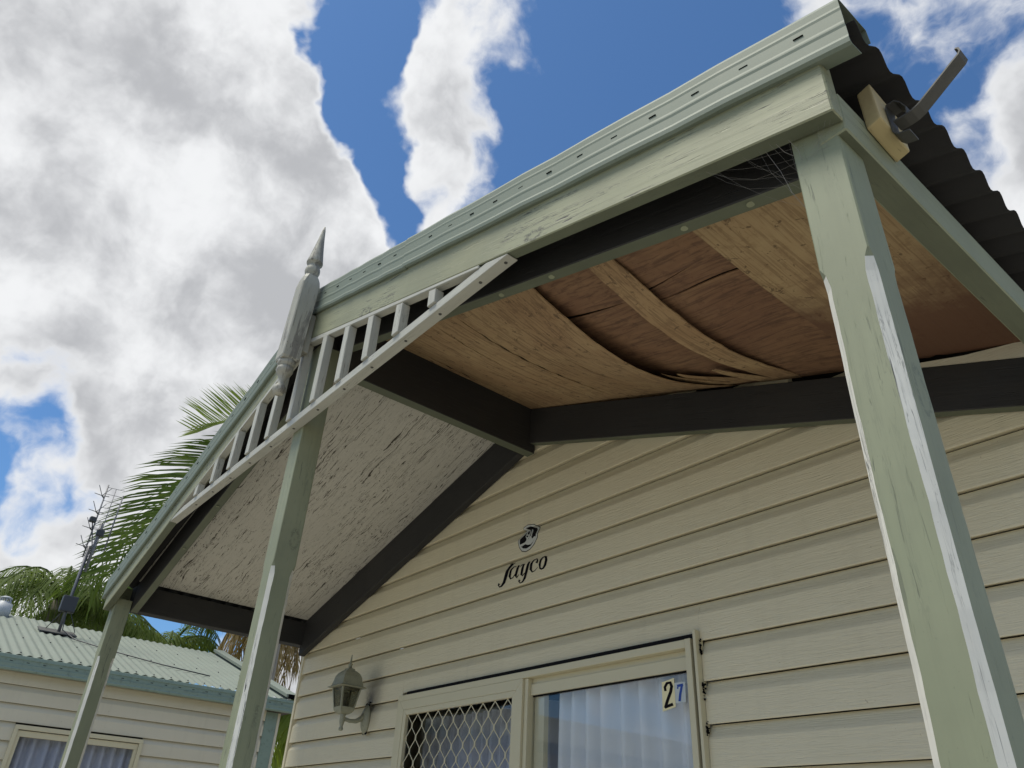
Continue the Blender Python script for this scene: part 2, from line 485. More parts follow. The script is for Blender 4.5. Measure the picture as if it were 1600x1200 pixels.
def empty(name, loc, label=None, cat=None, group=None):
    o = bpy.data.objects.new(name, None)
    o.empty_display_size = 0.1
    o.location = loc
    COL.objects.link(o)
    tag(o, label, cat, group)
    return o


def tag(o, label=None, cat=None, group=None, kind=None):
    if label:
        o['label'] = label
    if cat:
        o['category'] = cat
    if group:
        o['group'] = group
    if kind:
        o['kind'] = kind
    return o


def origin_of(p):
    v = Vector((0, 0, 0))
    while p is not None:
        v = v + p.location if p.type == 'EMPTY' or p.rotation_euler.to_quaternion().angle < 1e-6 else v
        p = p.parent
    return v


WORLD = {}


def link(name, me, mats, parent=None, mat4=None, smooth=False):
    """mat4 is the wished world matrix"""
    o = bpy.data.objects.new(name, me)
    for m in (mats if isinstance(mats, (list, tuple)) else [mats]):
        me.materials.append(m)
    COL.objects.link(o)
    mw = mat4 or Matrix.Identity(4)
    WORLD[o.name] = mw.copy()
    if parent is not None:
        o.parent = parent
        pw = WORLD.get(parent.name, Matrix.Translation(parent.location))
        o.matrix_local = pw.inverted() @ mw
    else:
        o.matrix_local = mw
    if smooth:
        for p in me.polygons:
            p.use_smooth = True
    return o


def frame(orig, xdir, up=(0, 0, 1)):
    x = Vector(xdir).normalized()
    u = Vector(up)
    y = u.cross(x)
    if y.length < 1e-4:
        y = Vector((0, 1, 0)).cross(x)
    y.normalize()
    zz = x.cross(y)
    m = Matrix((x, y, zz)).transposed().to_4x4()
    m.translation = Vector(orig)
    return m


def finish(name, bm, mats, parent, m4=None, bev=0.0, seg=1, smooth=False, jag=0.0):
    """bm holds world coordinates; moves them into the frame m4"""
    bmesh.ops.remove_doubles(bm, verts=bm.verts, dist=1e-6)
    if bev:
        bmesh.ops.bevel(bm, geom=list(bm.edges), offset=bev, segments=seg, affect='EDGES', profile=0.6, clamp_overlap=True)
    bmesh.ops.recalc_face_normals(bm, faces=bm.faces)
    for e in bm.edges:
        if e.is_boundary:
            e.smooth = False
    m4 = m4 or Matrix.Identity(4)
    bm.transform(m4.inverted())
    me = bpy.data.meshes.new(name)
    bm.to_mesh(me)
    bm.free()
    return link(name, me, mats, parent, m4, smooth)


def add_box(bm, a, b, mi=0):
    xs = (min(a[0], b[0]), max(a[0], b[0]))
    ys = (min(a[1], b[1]), max(a[1], b[1]))
    zs = (min(a[2], b[2]), max(a[2], b[2]))
    v = [bm.verts.new((x, y, w)) for x in xs for y in ys for w in zs]
    fs = []
    for f in ((0, 1, 3, 2), (4, 6, 7, 5), (0, 4, 5, 1), (2, 3, 7, 6), (0, 2, 6, 4), (1, 5, 7, 3)):
        fc = bm.faces.new([v[i] for i in f])
        fc.material_index = mi
        fs.append(fc)
    return fs


def box(name, a, b, mats, parent, long=None, bev=0.002, seg=1, bottom=None):
    """axis-aligned box; long = axis letter for the grain"""
    bm = bmesh.new()
    fs = add_box(bm, a, b)
    if bottom is not None:
        fs[4].material_index = bottom
    c = (Vector(a) + Vector(b)) / 2
    d = {'x': (1, 0, 0), 'y': (0, 1, 0), 'z': (0, 0, 1)}[long or 'x']
    return finish(name, bm, mats, parent, frame(c, d), bev, seg)


def prism(name, poly, ext, mats, parent, long, bev=0.002, seg=1, bottom=None, up=(0, 0, 1), smooth=False):
    """poly: world points; ext: extrusion vector; bottom: material slot for downward faces"""
    bm = bmesh.new()
    e = Vector(ext)
    a = [bm.verts.new(Vector(p)) for p in poly]
    b = [bm.verts.new(Vector(p) + e) for p in poly]
    bm.faces.new(a)
    bm.faces.new(b[::-1])
    n = len(poly)
    for i in range(n):
        bm.faces.new((a[i], b[i], b[(i + 1) % n], a[(i + 1) % n]))
    bmesh.ops.recalc_face_normals(bm, faces=bm.faces)
    if bottom is not None:
        bm.normal_update()
        for f in bm.faces:
            if f.normal.z < -0.75:
                f.material_index = bottom
    c = sum((Vector(p) for p in poly), Vector()) / n + e / 2
    return finish(name, bm, mats, parent, frame(c, long, up), bev, seg, smooth)


def tube(bm, pts, r, n=6, taper=None, cap=True):
    pts = [Vector(p) for p in pts]
    rings = []
    for i, p in enumerate(pts):
        t = (pts[min(i + 1, len(pts) - 1)] - pts[max(i - 1, 0)]).normalized()
        a = t.cross(Vector((0, 0, 1)))
        if a.length < 1e-3:
            a = t.cross(Vector((1, 0, 0)))
        a.normalize()
        b = t.cross(a)
        rr = r if taper is None else r * taper[i]
        rings.append([bm.verts.new(p + (a * math.cos(2 * math.pi * k / n) + b * math.sin(2 * math.pi * k / n)) * rr) for k in range(n)])
    for i in range(len(rings) - 1):
        for k in range(n):
            bm.faces.new((rings[i][k], rings[i][(k + 1) % n], rings[i + 1][(k + 1) % n], rings[i + 1][k]))
    if cap:
        bm.faces.new(rings[0][::-1])
        bm.faces.new(rings[-1])


def lathe(bm, cx, cy, prof, n=20):
    """prof: list of (radius, world z)"""
    rings = []
    for r, w in prof:
        rings.append([bm.verts.new((cx + r * math.cos(2 * math.pi * k / n), cy + r * math.sin(2 * math.pi * k / n), w)) for k in range(n)])
    for i in range(len(rings) - 1):
        for k in range(n):
            bm.faces.new((rings[i][k], rings[i][(k + 1) % n], rings[i + 1][(k + 1) % n], rings[i + 1][k]))
    bm.faces.new(rings[0][::-1])
    bm.faces.new(rings[-1])


def hexa(bm, lo, hi):
    """closed solid between two equal-length rings of points"""
    a = [bm.verts.new(p) for p in lo]
    b = [bm.verts.new(p) for p in hi]
    n = len(a)
    bm.faces.new(a[::-1])
    bm.faces.new(b)
    for i in range(n):
        bm.faces.new((a[i], a[(i + 1) % n], b[(i + 1) % n], b[i]))



def sub_empty(name, loc, parent):
    o = bpy.data.objects.new(name, None)
    o.empty_display_size = 0.05
    COL.objects.link(o)
    WORLD[o.name] = Matrix.Translation(Vector(loc))
    o.parent = parent
    o.matrix_local = WORLD.get(parent.name, Matrix.Translation(parent.location)).inverted() @ WORLD[o.name]
    return o


# ------------------------------------------------------------------ ground
bm = bmesh.new()
for i in range(-12, 12):
    for j in range(-12, 12):
        sx = lambda t: math.copysign(abs(t / 12) ** 2.2 * 900, t)
        bm.faces.new([bm.verts.new((sx(i + a), sx(j + b), 0)) for a, b in ((0, 0), (1, 0), (1, 1), (0, 1))])
tag(finish('ground', bm, MT['ground'], None), 'grass and gravel ground around the cabins', 'ground', kind='structure')
bounce_paving = box('bounce_paving', (-7.4, -9.0, -0.05), (4.5, 0.80, 0.03), MT['concrete'], None, bev=0.01)  # unseen slab, spread wide and pale to bounce light under the porch
tag(bounce_paving, 'unseen pale concrete paving in front of the porch, widened to bounce light', 'bounce_paving', kind='structure')

# ------------------------------------------------------------------ porch
XC = -2.70
YB0, YB1 = 0.976, 1.015            # barge board
FLOOR = -1.35
porch = empty('porch', (XC, 1.06, 0), 'sage green timber gable porch with peeling posts and water damaged plywood ceiling', 'porch')


def barge_z(x):
    d = abs(x - XC)
    return 1.888 - 0.302 * d if x >= XC else 1.905 - 0.3265 * d


def rake(name, x0, x1, y0, y1, bot, top, mats, parent, bottom=None, bev=0.003):
    poly = [(x0, y0, z(bot(x0))), (x1, y0, z(bot(x1))), (x1, y0, z(top(x1))), (x0, y0, z(top(x0)))]
    return prism(name, poly, (0, y1 - y0, 0), mats, parent, Vector(poly[1]) - Vector(poly[0]), bev, 1, bottom)


floor = box('floor_deck', (-5.2, 1.0, 0.02), (-0.2, 2.28, z(FLOOR)), MT['concrete'], porch)

rake('barge_board', XC + 0.001, -0.345, YB0, YB1, barge_z, lambda x: barge_z(x) + 0.19, [MT['sage_barge'], MT['sage_under_shade']], porch, 1)
rake('barge_board', -5.06, XC - 0.001, YB0, YB1, barge_z, lambda x: barge_z(x) + 0.17, [MT['sage_barge'], MT['sage_under_shade']], porch, 1)


def rin(x):
    d = abs(x - XC)
    return 1.888 - 0.305 * d if x >= XC else 1.903 - 0.334 * d


rake('front_rafter', XC + 0.001, -0.402, 1.111, 1.156, rin, lambda x: rin(x) + 0.165, [MT['charcoal'], MT['sage_under_shade']], porch, 1)
rake('front_rafter', -4.99, XC - 0.001, 1.111, 1.156, rin, lambda x: rin(x) + 0.165, [MT['charcoal'], MT['sage_under_shade']], porch, 1)


def rwb(x):
    return 1.838 - 0.318 * abs(x + 2.68)


def rwt(x):
    return 2.05 - 0.342 * (x + 2.68) if x > -2.68 else 2.045 - 0.312 * abs(x + 2.68)


rake('wall_rafter', -2.68, -0.32, 2.243, 2.288, rwb, rwt, [MT['charcoal'], MT['sage_under_shade']], porch, 1)
rake('wall_rafter', -5.03, -2.743, 2.243, 2.288, rwb, rwt, [MT['charcoal'], MT['charcoal']], porch, 1)
box('ridge_beam', (-2.741, 1.158, z(1.792)), (-2.682, 2.285, z(2.07)), [MT['charcoal'], MT['sage_under_shade']], porch, 'y', bev=0.003, bottom=1)
box('side_beam', (-0.400, 1.016, z(1.158)), (-0.345, 2.242, z(1.262)), [MT['sage'], MT['sage_under_shade']], porch, 'y', bev=0.003, bottom=1)
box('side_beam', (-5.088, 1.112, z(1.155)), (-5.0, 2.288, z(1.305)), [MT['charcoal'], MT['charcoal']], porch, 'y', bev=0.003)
box('eave_fascia', (-5.135, 1.0, z(1.175)), (-5.105, 8.0, z(1.30)), [MT['sage'], MT['sage_under_shade']], porch, 'y', bottom=1)
# cream packing strip over the right wall rafter
prism('packing_strip', [(-1.0, 2.246, z(rwt(-1.0) + 0.001)), (-0.44, 2.246, z(rwt(-0.44) + 0.001)), (-0.44, 2.246, z(1.345)), (-0.62, 2.246, z(1.375))],
      (0, 0.03, 0), MT['siding_n'], porch, (1, 0, 0), 0.001)


def post(cx, top, label):
    bm = bmesh.new()
    hw = 0.045
    y0 = 1.018
    hs = [top, 0.885, 0.868, 0.84] + [0.84 - 0.024 * k for k in range(1, 78)] + [-1.06, -1.08, FLOOR]
    rings = []
    walk = [0.0138] * 4
    for i, h in enumerate(hs):
        on = 3 <= i < len(hs) - 2
        ch = []
        for k in range(4):
            c = 0.0025
            if on:
                c = 0.0138 + 0.0011 * math.sin(h * 8.5 + 2.1 * k + cx) + 0.0005 * math.sin(h * 37 + k) + 0.0004 * math.sin(h * 91 + 3 * k)
            elif i == 2:
                c = 0.010
            ch.append(c)
        # corners: 0 front-left 1 front-right 2 back-right 3 back-left
        pts = [(-hw, ch[0], 0, 0), (-hw + ch[0], 0, 0, 0), (hw - ch[1], 0, 0, 0), (hw, ch[1], 0, 0),
               (hw, 2 * hw - ch[2], 0, 0), (hw - ch[2], 2 * hw, 0, 0), (-hw + ch[3], 2 * hw, 0, 0), (-hw, 2 * hw - ch[3], 0, 0)]
        rings.append([bm.verts.new((cx + p[0], y0 + p[1], z(h))) for p in pts])
    for i in range(len(rings) - 1):
        for k in range(8):
            f = bm.faces.new((rings[i][k], rings[i + 1][k], rings[i + 1][(k + 1) % 8], rings[i][(k + 1) % 8]))
            f.material_index = 1 if (k % 2 == 0 and 1 < i < len(rings) - 2) else 0
    bm.faces.new(rings[0])
    bm.faces.new(rings[-1][::-1])
    o = finish('post', bm, [MT['sage_post'], MT['chamfer']], porch, frame((cx, y0 + hw, z(0)), (0, 0, 1)))
    o['label'] = label
    return o


post(-0.408, 1.27, 'nearest post with long white chipped edges')
post(-2.70, 1.86, 'middle post under the gable peak')
post(-5.025, 1.20, 'farthest post at the low left end of the roof')
# nail plugs and filler spots under the front rafter
for x in (-0.62, -0.80, -1.28, -1.52, -3.9, -4.3):
    bm = bmesh.new()
    lathe(bm, x, 1.132, [(0.0095, z(rin(x) - 0.0022)), (0.006, z(rin(x) + 0.002))], 10)
    finish('filler_spot', bm, MT['sage'], porch)

# ---- folded steel barge capping with slots


def capping(x0, x1, top, h, name):
    prof = [(1.000, -h - 0.002), (0.966, -h - 0.007), (0.9595, -h - 0.002), (0.9580, -h + 0.010), (0.9605, -h + 0.019), (0.9605, -0.68 * h), (0.9590, -0.63 * h),
            (0.9590, -0.60 * h), (0.9603, -0.55 * h), (0.9603, -0.32 * h), (0.9592, -0.27 * h), (0.9603, -0.22 * h), (0.960, -0.012), (0.965, 0.0), (1.072, 0.006), (1.076, -0.034)]
    bm = bmesh.new()
    n = 12
    rows = []
    for i in range(n + 1):
        x = x0 + (x1 - x0) * i / n
        w = 0.0015 * math.sin(i * 2.3)
        rows.append([bm.verts.new((x, p[0] + w, z(top(x) + p[1]))) for p in prof])
    for i in range(n):
        for k in range(len(prof) - 1):
            bm.faces.new((rows[i][k], rows[i + 1][k], rows[i + 1][k + 1], rows[i][k + 1]))
    d = Vector((x1 - x0, 0, top(x1) - top(x0)))
    o = finish(name, bm, MT['flash'], porch, frame(((x0 + x1) / 2, 0.96, z(top((x0 + x1) / 2))), d))
    md = o.modifiers.new('thickness', 'SOLIDIFY')
    md.thickness = 0.0016
    return o


capR = lambda x: 2.170 - 0.3035 * abs(x - XC)
capL = lambda x: 2.115 - 0.326 * abs(x - XC)
cR = capping(-1.90, -0.279, capR, 0.140, 'barge_capping')
cR2 = capping(XC + 0.002, -1.885, lambda x: capR(x) - 0.003, 0.140, 'barge_capping')
cL = capping(-5.10, XC - 0.002, capL, 0.122, 'barge_capping')


def slots(parent, xs, top, h, frac):
    bm = bmesh.new()
    for x in xs:
        sl = (top(x + 0.01) - top(x)) / 0.01
        w, t = 0.0105, 0.0016
        c = Vector((x, 0.9600, z(top(x) - frac * h)))
        u = Vector((1, 0, sl)).normalized()
        v = Vector((-u.z, 0, u.x))
        ring = [c + u * a * w + v * b * t for a, b in ((-1, -1), (1, -0.6), (1, 1), (-1, 0.6))]
        hexa(bm, [p + Vector((0, 0.002, 0)) for p in ring], [p - Vector((0, 0.0012, 0)) for p in ring])
    o = finish('drain_slots', bm, MT['void'], parent)
    tag(o, kind='stuff')


slots(cR, [-0.367 - 0.1235 * k for k in range(12)], capR, 0.140, 0.435)
slots(cR2, [-0.367 - 0.1235 * k for k in range(13, 19)], capR, 0.140, 0.435)
slots(cL, [-2.95 - 0.13 * k for k in range(16)], capL, 0.122, 0.45)

# ---- corrugated roof of porch and cabin


def corrugated(name, y0, y1, xr, zr, xe, ze, pitch, amp, mats, parent, steps=8, rows=6):
    bm = bmesh.new()
    n = int((y1 - y0) / pitch * steps)
    d = Vector((xe - xr, 0, ze - zr))
    nrm = Vector((-d.z, 0, d.x)).normalized()
    if nrm.z < 0:
        nrm = -nrm
    cols = []
    for i in range(n + 1):
        y = y0 + (y1 - y0) * i / n
        o = amp * math.cos(2 * math.pi * i / steps)
        cols.append([bm.verts.new(Vector((xr, y, zr)) + d * (k / rows) + nrm * o) for k in range(rows + 1)])
    for i in range(n):
        for k in range(rows):
            bm.faces.new((cols[i][k], cols[i + 1][k], cols[i + 1][k + 1], cols[i][k + 1]))
    o = finish(name, bm, mats, parent, Matrix.Translation(((xr + xe) / 2, (y0 + y1) / 2, (zr + ze) / 2)), smooth=True)
    md = o.modifiers.new('thickness', 'SOLIDIFY')
    md.thickness = 0.0012
    return o


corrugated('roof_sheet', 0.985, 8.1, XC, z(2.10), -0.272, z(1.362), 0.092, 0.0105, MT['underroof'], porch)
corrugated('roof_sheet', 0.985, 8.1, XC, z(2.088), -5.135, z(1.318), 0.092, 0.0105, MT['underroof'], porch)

prism('ridge_cap', [(XC - 0.17, 1.08, z(2.035)), (XC, 1.08, z(2.118)), (XC + 0.17, 1.08, z(2.075)), (XC, 1.08, z(2.108))], (0, 7.0, 0), MT['flash'], porch, (0, 1, 0), 0)

# ---- ceilings
cl = lambda x: 2.045 - 0.312 * abs(x + 2.69)
prism('painted_ceiling_sheet', [(-4.998, 1.112, z(cl(-4.998))), (-2.743, 1.112, z(cl(-2.743))), (-2.743, 1.112, z(cl(-2.743) + 0.006)), (-4.998, 1.112, z(cl(-4.998) + 0.006))],
      (0, 1.176, 0), MT['flaking'], porch, (1, 0, 0.312), 0)['label'] = 'white painted plywood ceiling with long flaking cracks'


def interp(x, tab):
    if x <= tab[0][0]:
        return tab[0][1]
    for (a, b), (c, d) in zip(tab, tab[1:]):
        if x <= c:
            t = (x - a) / (c - a)
            t = t * t * (3 - 2 * t)
            return b + (d - b) * t
    return tab[-1][1]


SAG = [(-2.68, 0.0), (-2.2, 0.045), (-1.5, 0.132), (-1.2, 0.098), (-0.9, 0.032), (-0.4, 0.0)]


def ceil_r(x, y, k=1.0):
    v = min(1, max(0, (y - 1.12) / (2.285 - 1.12)))
    return 2.05 - 0.315 * (x + 2.69) - interp(x, SAG) * math.sin(math.pi * v) ** 1.15 * k


def ply(name, x0, x1, y0, y1, k, mat, off=0.0, droop=None, nx=14, ny=26, label=None, th=0.004):
    """x0, x1, y0, y1 may be functions of the other coordinate"""
    fx0 = x0 if callable(x0) else (lambda y: x0)
    fx1 = x1 if callable(x1) else (lambda y: x1)
    fy0 = y0 if callable(y0) else (lambda x: y0)
    fy1 = y1 if callable(y1) else (lambda x: y1)
    ym = (fy0(-1.2) + fy1(-1.2)) / 2
    bm = bmesh.new()
    vs = []
    for j in range(ny + 1):
        row = []
        for i in range(nx + 1):
            u, v = i / nx, j / ny
            xm = fx0(ym) + (fx1(ym) - fx0(ym)) * u
            y = fy0(xm) + (fy1(xm) - fy0(xm)) * v
            x = fx0(y) + (fx1(y) - fx0(y)) * u
            w = ceil_r(x, y, k) - off - (droop(x, y) if droop else 0)
            row.append(bm.verts.new((x, y, z(w))))
        vs.append(row)
    for j in range(ny):
        for i in range(nx):
            bm.faces.new((vs[j][i], vs[j][i + 1], vs[j + 1][i + 1], vs[j + 1][i]))
    o = finish(name, bm, mat, porch, Matrix.Translation((-1.5, 1.7, z(1.6))), smooth=True)
    md = o.modifiers.new('thickness', 'SOLIDIFY')
    md.thickness = th
    md.offset = 1
    if label:
        o['label'] = label
    return o


def slit(x, ya, yb, w, side):
    def f(y):
        t = (y - ya) / (yb - ya)
        b = math.sin(math.pi * t) ** 0.6 * w if 0 < t < 1 else 0.0
        return x + 0.008 * math.sin(y * 7 + x * 3) + 0.0012 * math.sin(97 * y + x) + side * b * (1 + 0.5 * math.sin(61 * y + side))
    return f


def rag(x0, s):
    r = random.Random(s)
    ph = [r.uniform(0, 6.3) for _ in range(4)]
    return lambda y: x0 + 0.0015 * math.sin(31 * y + ph[0]) + 0.0012 * math.sin(83 * y + ph[1]) + 0.004 * math.sin(6 * y + ph[2])


Yf, Yb = 1.112, 2.287
dropA = lambda x, y: 0.030 * max(0, (x + 1.85) / 0.35) ** 2 * math.sin(math.pi * min(1, max(0, (y - Yf) / (Yb - Yf)))) ** 0.5
edges = [(-2.680, None), (-2.635, (1.50, 1.92, 0.008)), (-2.40, (1.75, 2.02, 0.003)), (-2.235, (1.36, 1.70, 0.005)), (-2.055, (1.30, 2.20, 0.009)), (-1.80, (1.62, 1.95, 0.003))]
eA = rag(-1.50, 3)
bm = bmesh.new()
NY = 60
for i in range(len(edges)):
    a = edges[i]
    lo = (lambda y: -2.680) if a[1] is None else slit(a[0], *a[1], 1)
    hi = slit(edges[i + 1][0], *edges[i + 1][1], -1) if i < len(edges) - 1 else (lambda y: eA(y) + 0.05 * (abs(y - 1.7) / 0.58) ** 3 * (1 if y > 1.7 else -0.7))
    nx = 4 if i < len(edges) - 1 else 10
    rows = []
    for j in range(NY + 1):
        y = Yf + (Yb - Yf) * j / NY
        xs_ = [lo(y) + (hi(y) - lo(y)) * k / nx for k in range(nx + 1)]
        rows.append([bm.verts.new((x, y, z(ceil_r(x, y) - dropA(x, y)))) for x in xs_])
    for j in range(NY):
        for k in range(nx):
            bm.faces.new((rows[j][k], rows[j][k + 1], rows[j + 1][k + 1], rows[j + 1][k]))
o = finish('tan_ply_sheet', bm, MT['ply_tan'], porch, Matrix.Translation((-1.5, 1.7, z(1.6))), smooth=True)
md = o.modifiers.new('thickness', 'SOLIDIFY')
md.thickness = 0.004
md.offset = 1
o['label'] = 'sagging tan ply sheet split by long dark cracks'
ply('brown_ply_sheet', -1.78, -1.20, Yf, lambda x: 1.452 + 0.012 * math.sin(9 * x), 0.77, MT['ply_brown'], 0.004, nx=12, ny=10)
ply('brown_ply_sheet', -1.78, -1.20, lambda x: 1.452 + 0.012 * math.sin(9 * x) + 0.017 * max(0.05, min(1, (-1.2 - x) / 0.3)), Yb, 0.77, MT['ply_brown'], 0.0)
ply('brown_ply_sheet', -1.19, -0.86, Yf, lambda x: 1.440 - 0.03 * (x + 1.19) / 0.33, 0.77, MT['ply_brown'], 0.003, nx=8, ny=10)
ply('brown_ply_sheet', -1.19, -0.86, lambda x: 1.440 - 0.03 * (x + 1.19) / 0.33 + 0.010 * max(0.1, 1 - (x + 1.19) / 0.28),
    lambda x: 1.503, 0.77, MT['ply_brown'], 0.0, nx=8, ny=6)
ply('brown_ply_sheet', -1.19, -0.86, lambda x: 1.503 + 0.008 * min(1, max(0.05, (x + 1.19) / 0.2)), Yb, 0.77, MT['ply_brown'], 0.002, nx=8)
rB = rag(-1.165, 11)
ply('peeling_veneer_strip', rag(-1.268, 8), rB, Yf, Yb, 1.0, MT['ply_tan'], 0.004, lambda x, y: 0.006 * math.sin(math.pi * (y - Yf) / (Yb - Yf)), nx=4)
# torn splinters where the veneer breaks near the wall
for k, (x0, x1, y0, y1) in enumerate(((-1.46, -1.30, 1.93, 2.25), (-1.33, -1.25, 1.98, 2.28), (-1.50, -1.42, 1.88, 2.20))):
    ply('veneer_splinter', (lambda y, a=x0, b=y0: a + 0.02 * math.sin(9 * y + a)), (lambda y, a=x0, b=x1, c=y0, d=y1: a + 0.004 + (b - a) * min(1, max(0, (y - c) / (d - c))) ** 1.4),
        y0, y1, 1.0, MT['ply_tan'], 0.004 + 0.002 * k, nx=4, ny=12, th=0.002)
tornC = lambda x: 2.262 - 0.02 * max(0, math.sin(14 * x)) + (0.02 if x < -0.7 else -0.0)
ply('stained_ply_sheet', -0.892, -0.402, Yf, tornC, 0.9, MT['ply_stain'], 0.003, nx=20, label='tan ply sheet stained rusty brown towards the wall')

# ---- white gable fretwork
fret = sub_empty('gable_fretwork', (XC, YB0, z(1.45)), porch)
railb = lambda x: 1.460 + 0.008 * (x + 1.27)
tops = lambda x: max(railb(x) + 0.003, min(railb(x) + 0.034, barge_z(x) - 0.0015))
xs = [-4.155, -4.06, -3.95, -3.0, XC, -2.0, -1.5, -1.40, -1.30]
poly = [(x, 0.978, z(railb(x))) for x in xs] + [(x, 0.978, z(tops(x))) for x in xs[::-1]]
prism('bottom_rail', poly, (0, 0.040, 0), MT['white'], fret, (1, 0, 0.008), 0.003, 1)
chb = lambda x: barge_z(x) - 0.026
cht = lambda x: barge_z(x) - 0.0015
xe = -1.435
for x0, x1 in ((XC + 0.002, xe), (-4.02, XC - 0.002)):
    rake('rake_rail', x0, x1, 0.974, 1.006, lambda x: max(chb(x), railb(x) + 0.034 if abs(x - XC) > 1.0 else -9), cht, MT['white'], fret, bev=0.002)
for x in (-2.505, -2.300, -2.103, -1.893, -1.680, -2.715, -2.925, -3.135, -3.345, -3.560, -3.775):
    t0, t1 = chb(x - 0.02), chb(x + 0.02)
    if min(t0, t1) < 1.51:
        continue
    lean = random.uniform(-0.004, 0.004)
    b = railb(x) + 0.0355
    poly = [(x - 0.02 + lean, 0.969, z(b)), (x + 0.02 + lean, 0.969, z(b)), (x + 0.02, 0.969, z(t1 - 0.0005)), (x - 0.02, 0.969, z(t0 - 0.0005))]
    prism('baluster', poly, (0, 0.034, 0), MT['white'], fret, (0, 0, 1), 0.0018, 1)
for x in (-1.33, -1.45, -1.66, -1.86, -2.08, -2.28, -2.49, -2.70, -2.92, -3.14, -3.36, -3.58, -3.80):
    bm = bmesh.new()
    lathe(bm, x, 0.998, [(0.0052, z(railb(x) - 0.0016)), (0.006, z(railb(x) + 0.002))], 10)
    finish('screw_head', bm, MT['galv'], fret)

LEAN = 0.086


def leaned(bm):
    for v in bm.verts:
        v.co.x += (v.co.z - z(1.6)) * LEAN
    return bm


# ---- finial: square shaft, turned spire above, turned drop below
fx, fy = -2.715, 0.905
fin_ = sub_empty('finial', (fx, fy, z(1.9)), porch)


def sq_ring(h, a, c):
    pts = []
    for sx, sy in ((-1, -1), (1, -1), (1, 1), (-1, 1)):
        first = (sx * a, sy * (a - c))
        second = (sx * (a - c), sy * a)
        pts += [first, second] if sx * sy > 0 else [second, first]
    return [(fx + p[0], fy + p[1], z(h)) for p in pts]


bm = bmesh.new()
hh = [(1.735, 0.036, 0.004), (1.745, 0.040, 0.004), (2.120, 0.040, 0.004), (2.150, 0.037, 0.009), (2.172, 0.032, 0.013)]
rings = [[bm.verts.new(p) for p in sq_ring(*h)] for h in hh]
for a, b in zip(rings, rings[1:]):
    for k in range(8):
        bm.faces.new((a[k], a[(k + 1) % 8], b[(k + 1) % 8], b[k]))
bm.faces.new(rings[0][::-1])
bm.faces.new(rings[-1])
finish('square_shaft', leaned(bm), MT['finial'], fin_, frame((fx, fy, z(1.95)), (0, 0, 1)))
bm = bmesh.new()
lathe(bm, fx, fy, [(r, z(h)) for r, h in ((0.026, 2.165), (0.024, 2.180), (0.030, 2.190), (0.034, 2.205), (0.033, 2.220), (0.025, 2.236), (0.024, 2.245), (0.036, 2.252), (0.037, 2.258),
                                         (0.033, 2.278), (0.024, 2.33), (0.015, 2.39), (0.008, 2.445), (0.003, 2.47))], 20)
finish('turned_spire', leaned(bm), MT['finial'], fin_, frame((fx, fy, z(2.3)), (0, 0, 1)), smooth=True)
bm = bmesh.new()
lathe(bm, fx, fy, [(r, z(h)) for r, h in ((0.010, 1.578), (0.022, 1.584), (0.027, 1.600), (0.024, 1.617), (0.014, 1.628), (0.015, 1.648), (0.022, 1.670), (0.030, 1.676), (0.036, 1.690), (0.034, 1.702),
                                         (0.027, 1.708), (0.036, 1.714), (0.038, 1.724), (0.036, 1.738))], 20)
finish('turned_drop', leaned(bm), MT['finial'], fin_, frame((fx, fy, z(1.66)), (0, 0, 1)), smooth=True)
box('fixing_block', (fx - 0.01, fy + 0.0402, z(1.80)), (fx + 0.04, 0.9755, z(2.0)), MT['finial'], fin_, 'z')

# ---- timber block and loose gutter bracket on the outside of the side beam
blk = prism('timber_block', [(-0.344, 1.115, z(1.236)), (-0.312, 1.110, z(1.240)), (-0.314, 1.112, z(1.345)), (-0.344, 1.115, z(1.340))], (0, 0.112, -0.012), MT['rawpine'], None, (0, 1, 0), 0.004, 2)
tag(blk, 'raw yellow pine offcut nailed to the beam below the corrugated eave', 'timber block')
brk = empty('gutter_bracket', (-0.31, 1.165, z(1.22)), 'bent galvanised gutter bracket sticking out beside the raw pine block', 'bracket')


def strip(name, pts, wdir, w, t, parent, mat):
    """flat bar following pts, width along wdir"""
    bm = bmesh.new()
    wd = Vector(wdir).normalized() * w / 2
    P = [Vector(p) for p in pts]
    top, bot = [], []
    for i, p in enumerate(P):
        tg = (P[min(i + 1, len(P) - 1)] - P[max(0, i - 1)]).normalized()
        n = tg.cross(wd).normalized() * t / 2
        top.append((bm.verts.new(p + wd + n), bm.verts.new(p - wd + n)))
        bot.append((bm.verts.new(p + wd - n), bm.verts.new(p - wd - n)))
    for i in range(len(P) - 1):
        bm.faces.new((top[i][0], top[i][1], top[i + 1][1], top[i + 1][0]))
        bm.faces.new((bot[i][0], bot[i + 1][0], bot[i + 1][1], bot[i][1]))
        bm.faces.new((top[i][0], top[i + 1][0], bot[i + 1][0], bot[i][0]))
        bm.faces.new((top[i][1], bot[i][1], bot[i + 1][1], top[i + 1][1]))
    for e in (0, -1):
        bm.faces.new((top[e][0], bot[e][0], bot[e][1], top[e][1]))
    return finish(name, bm, mat, parent)


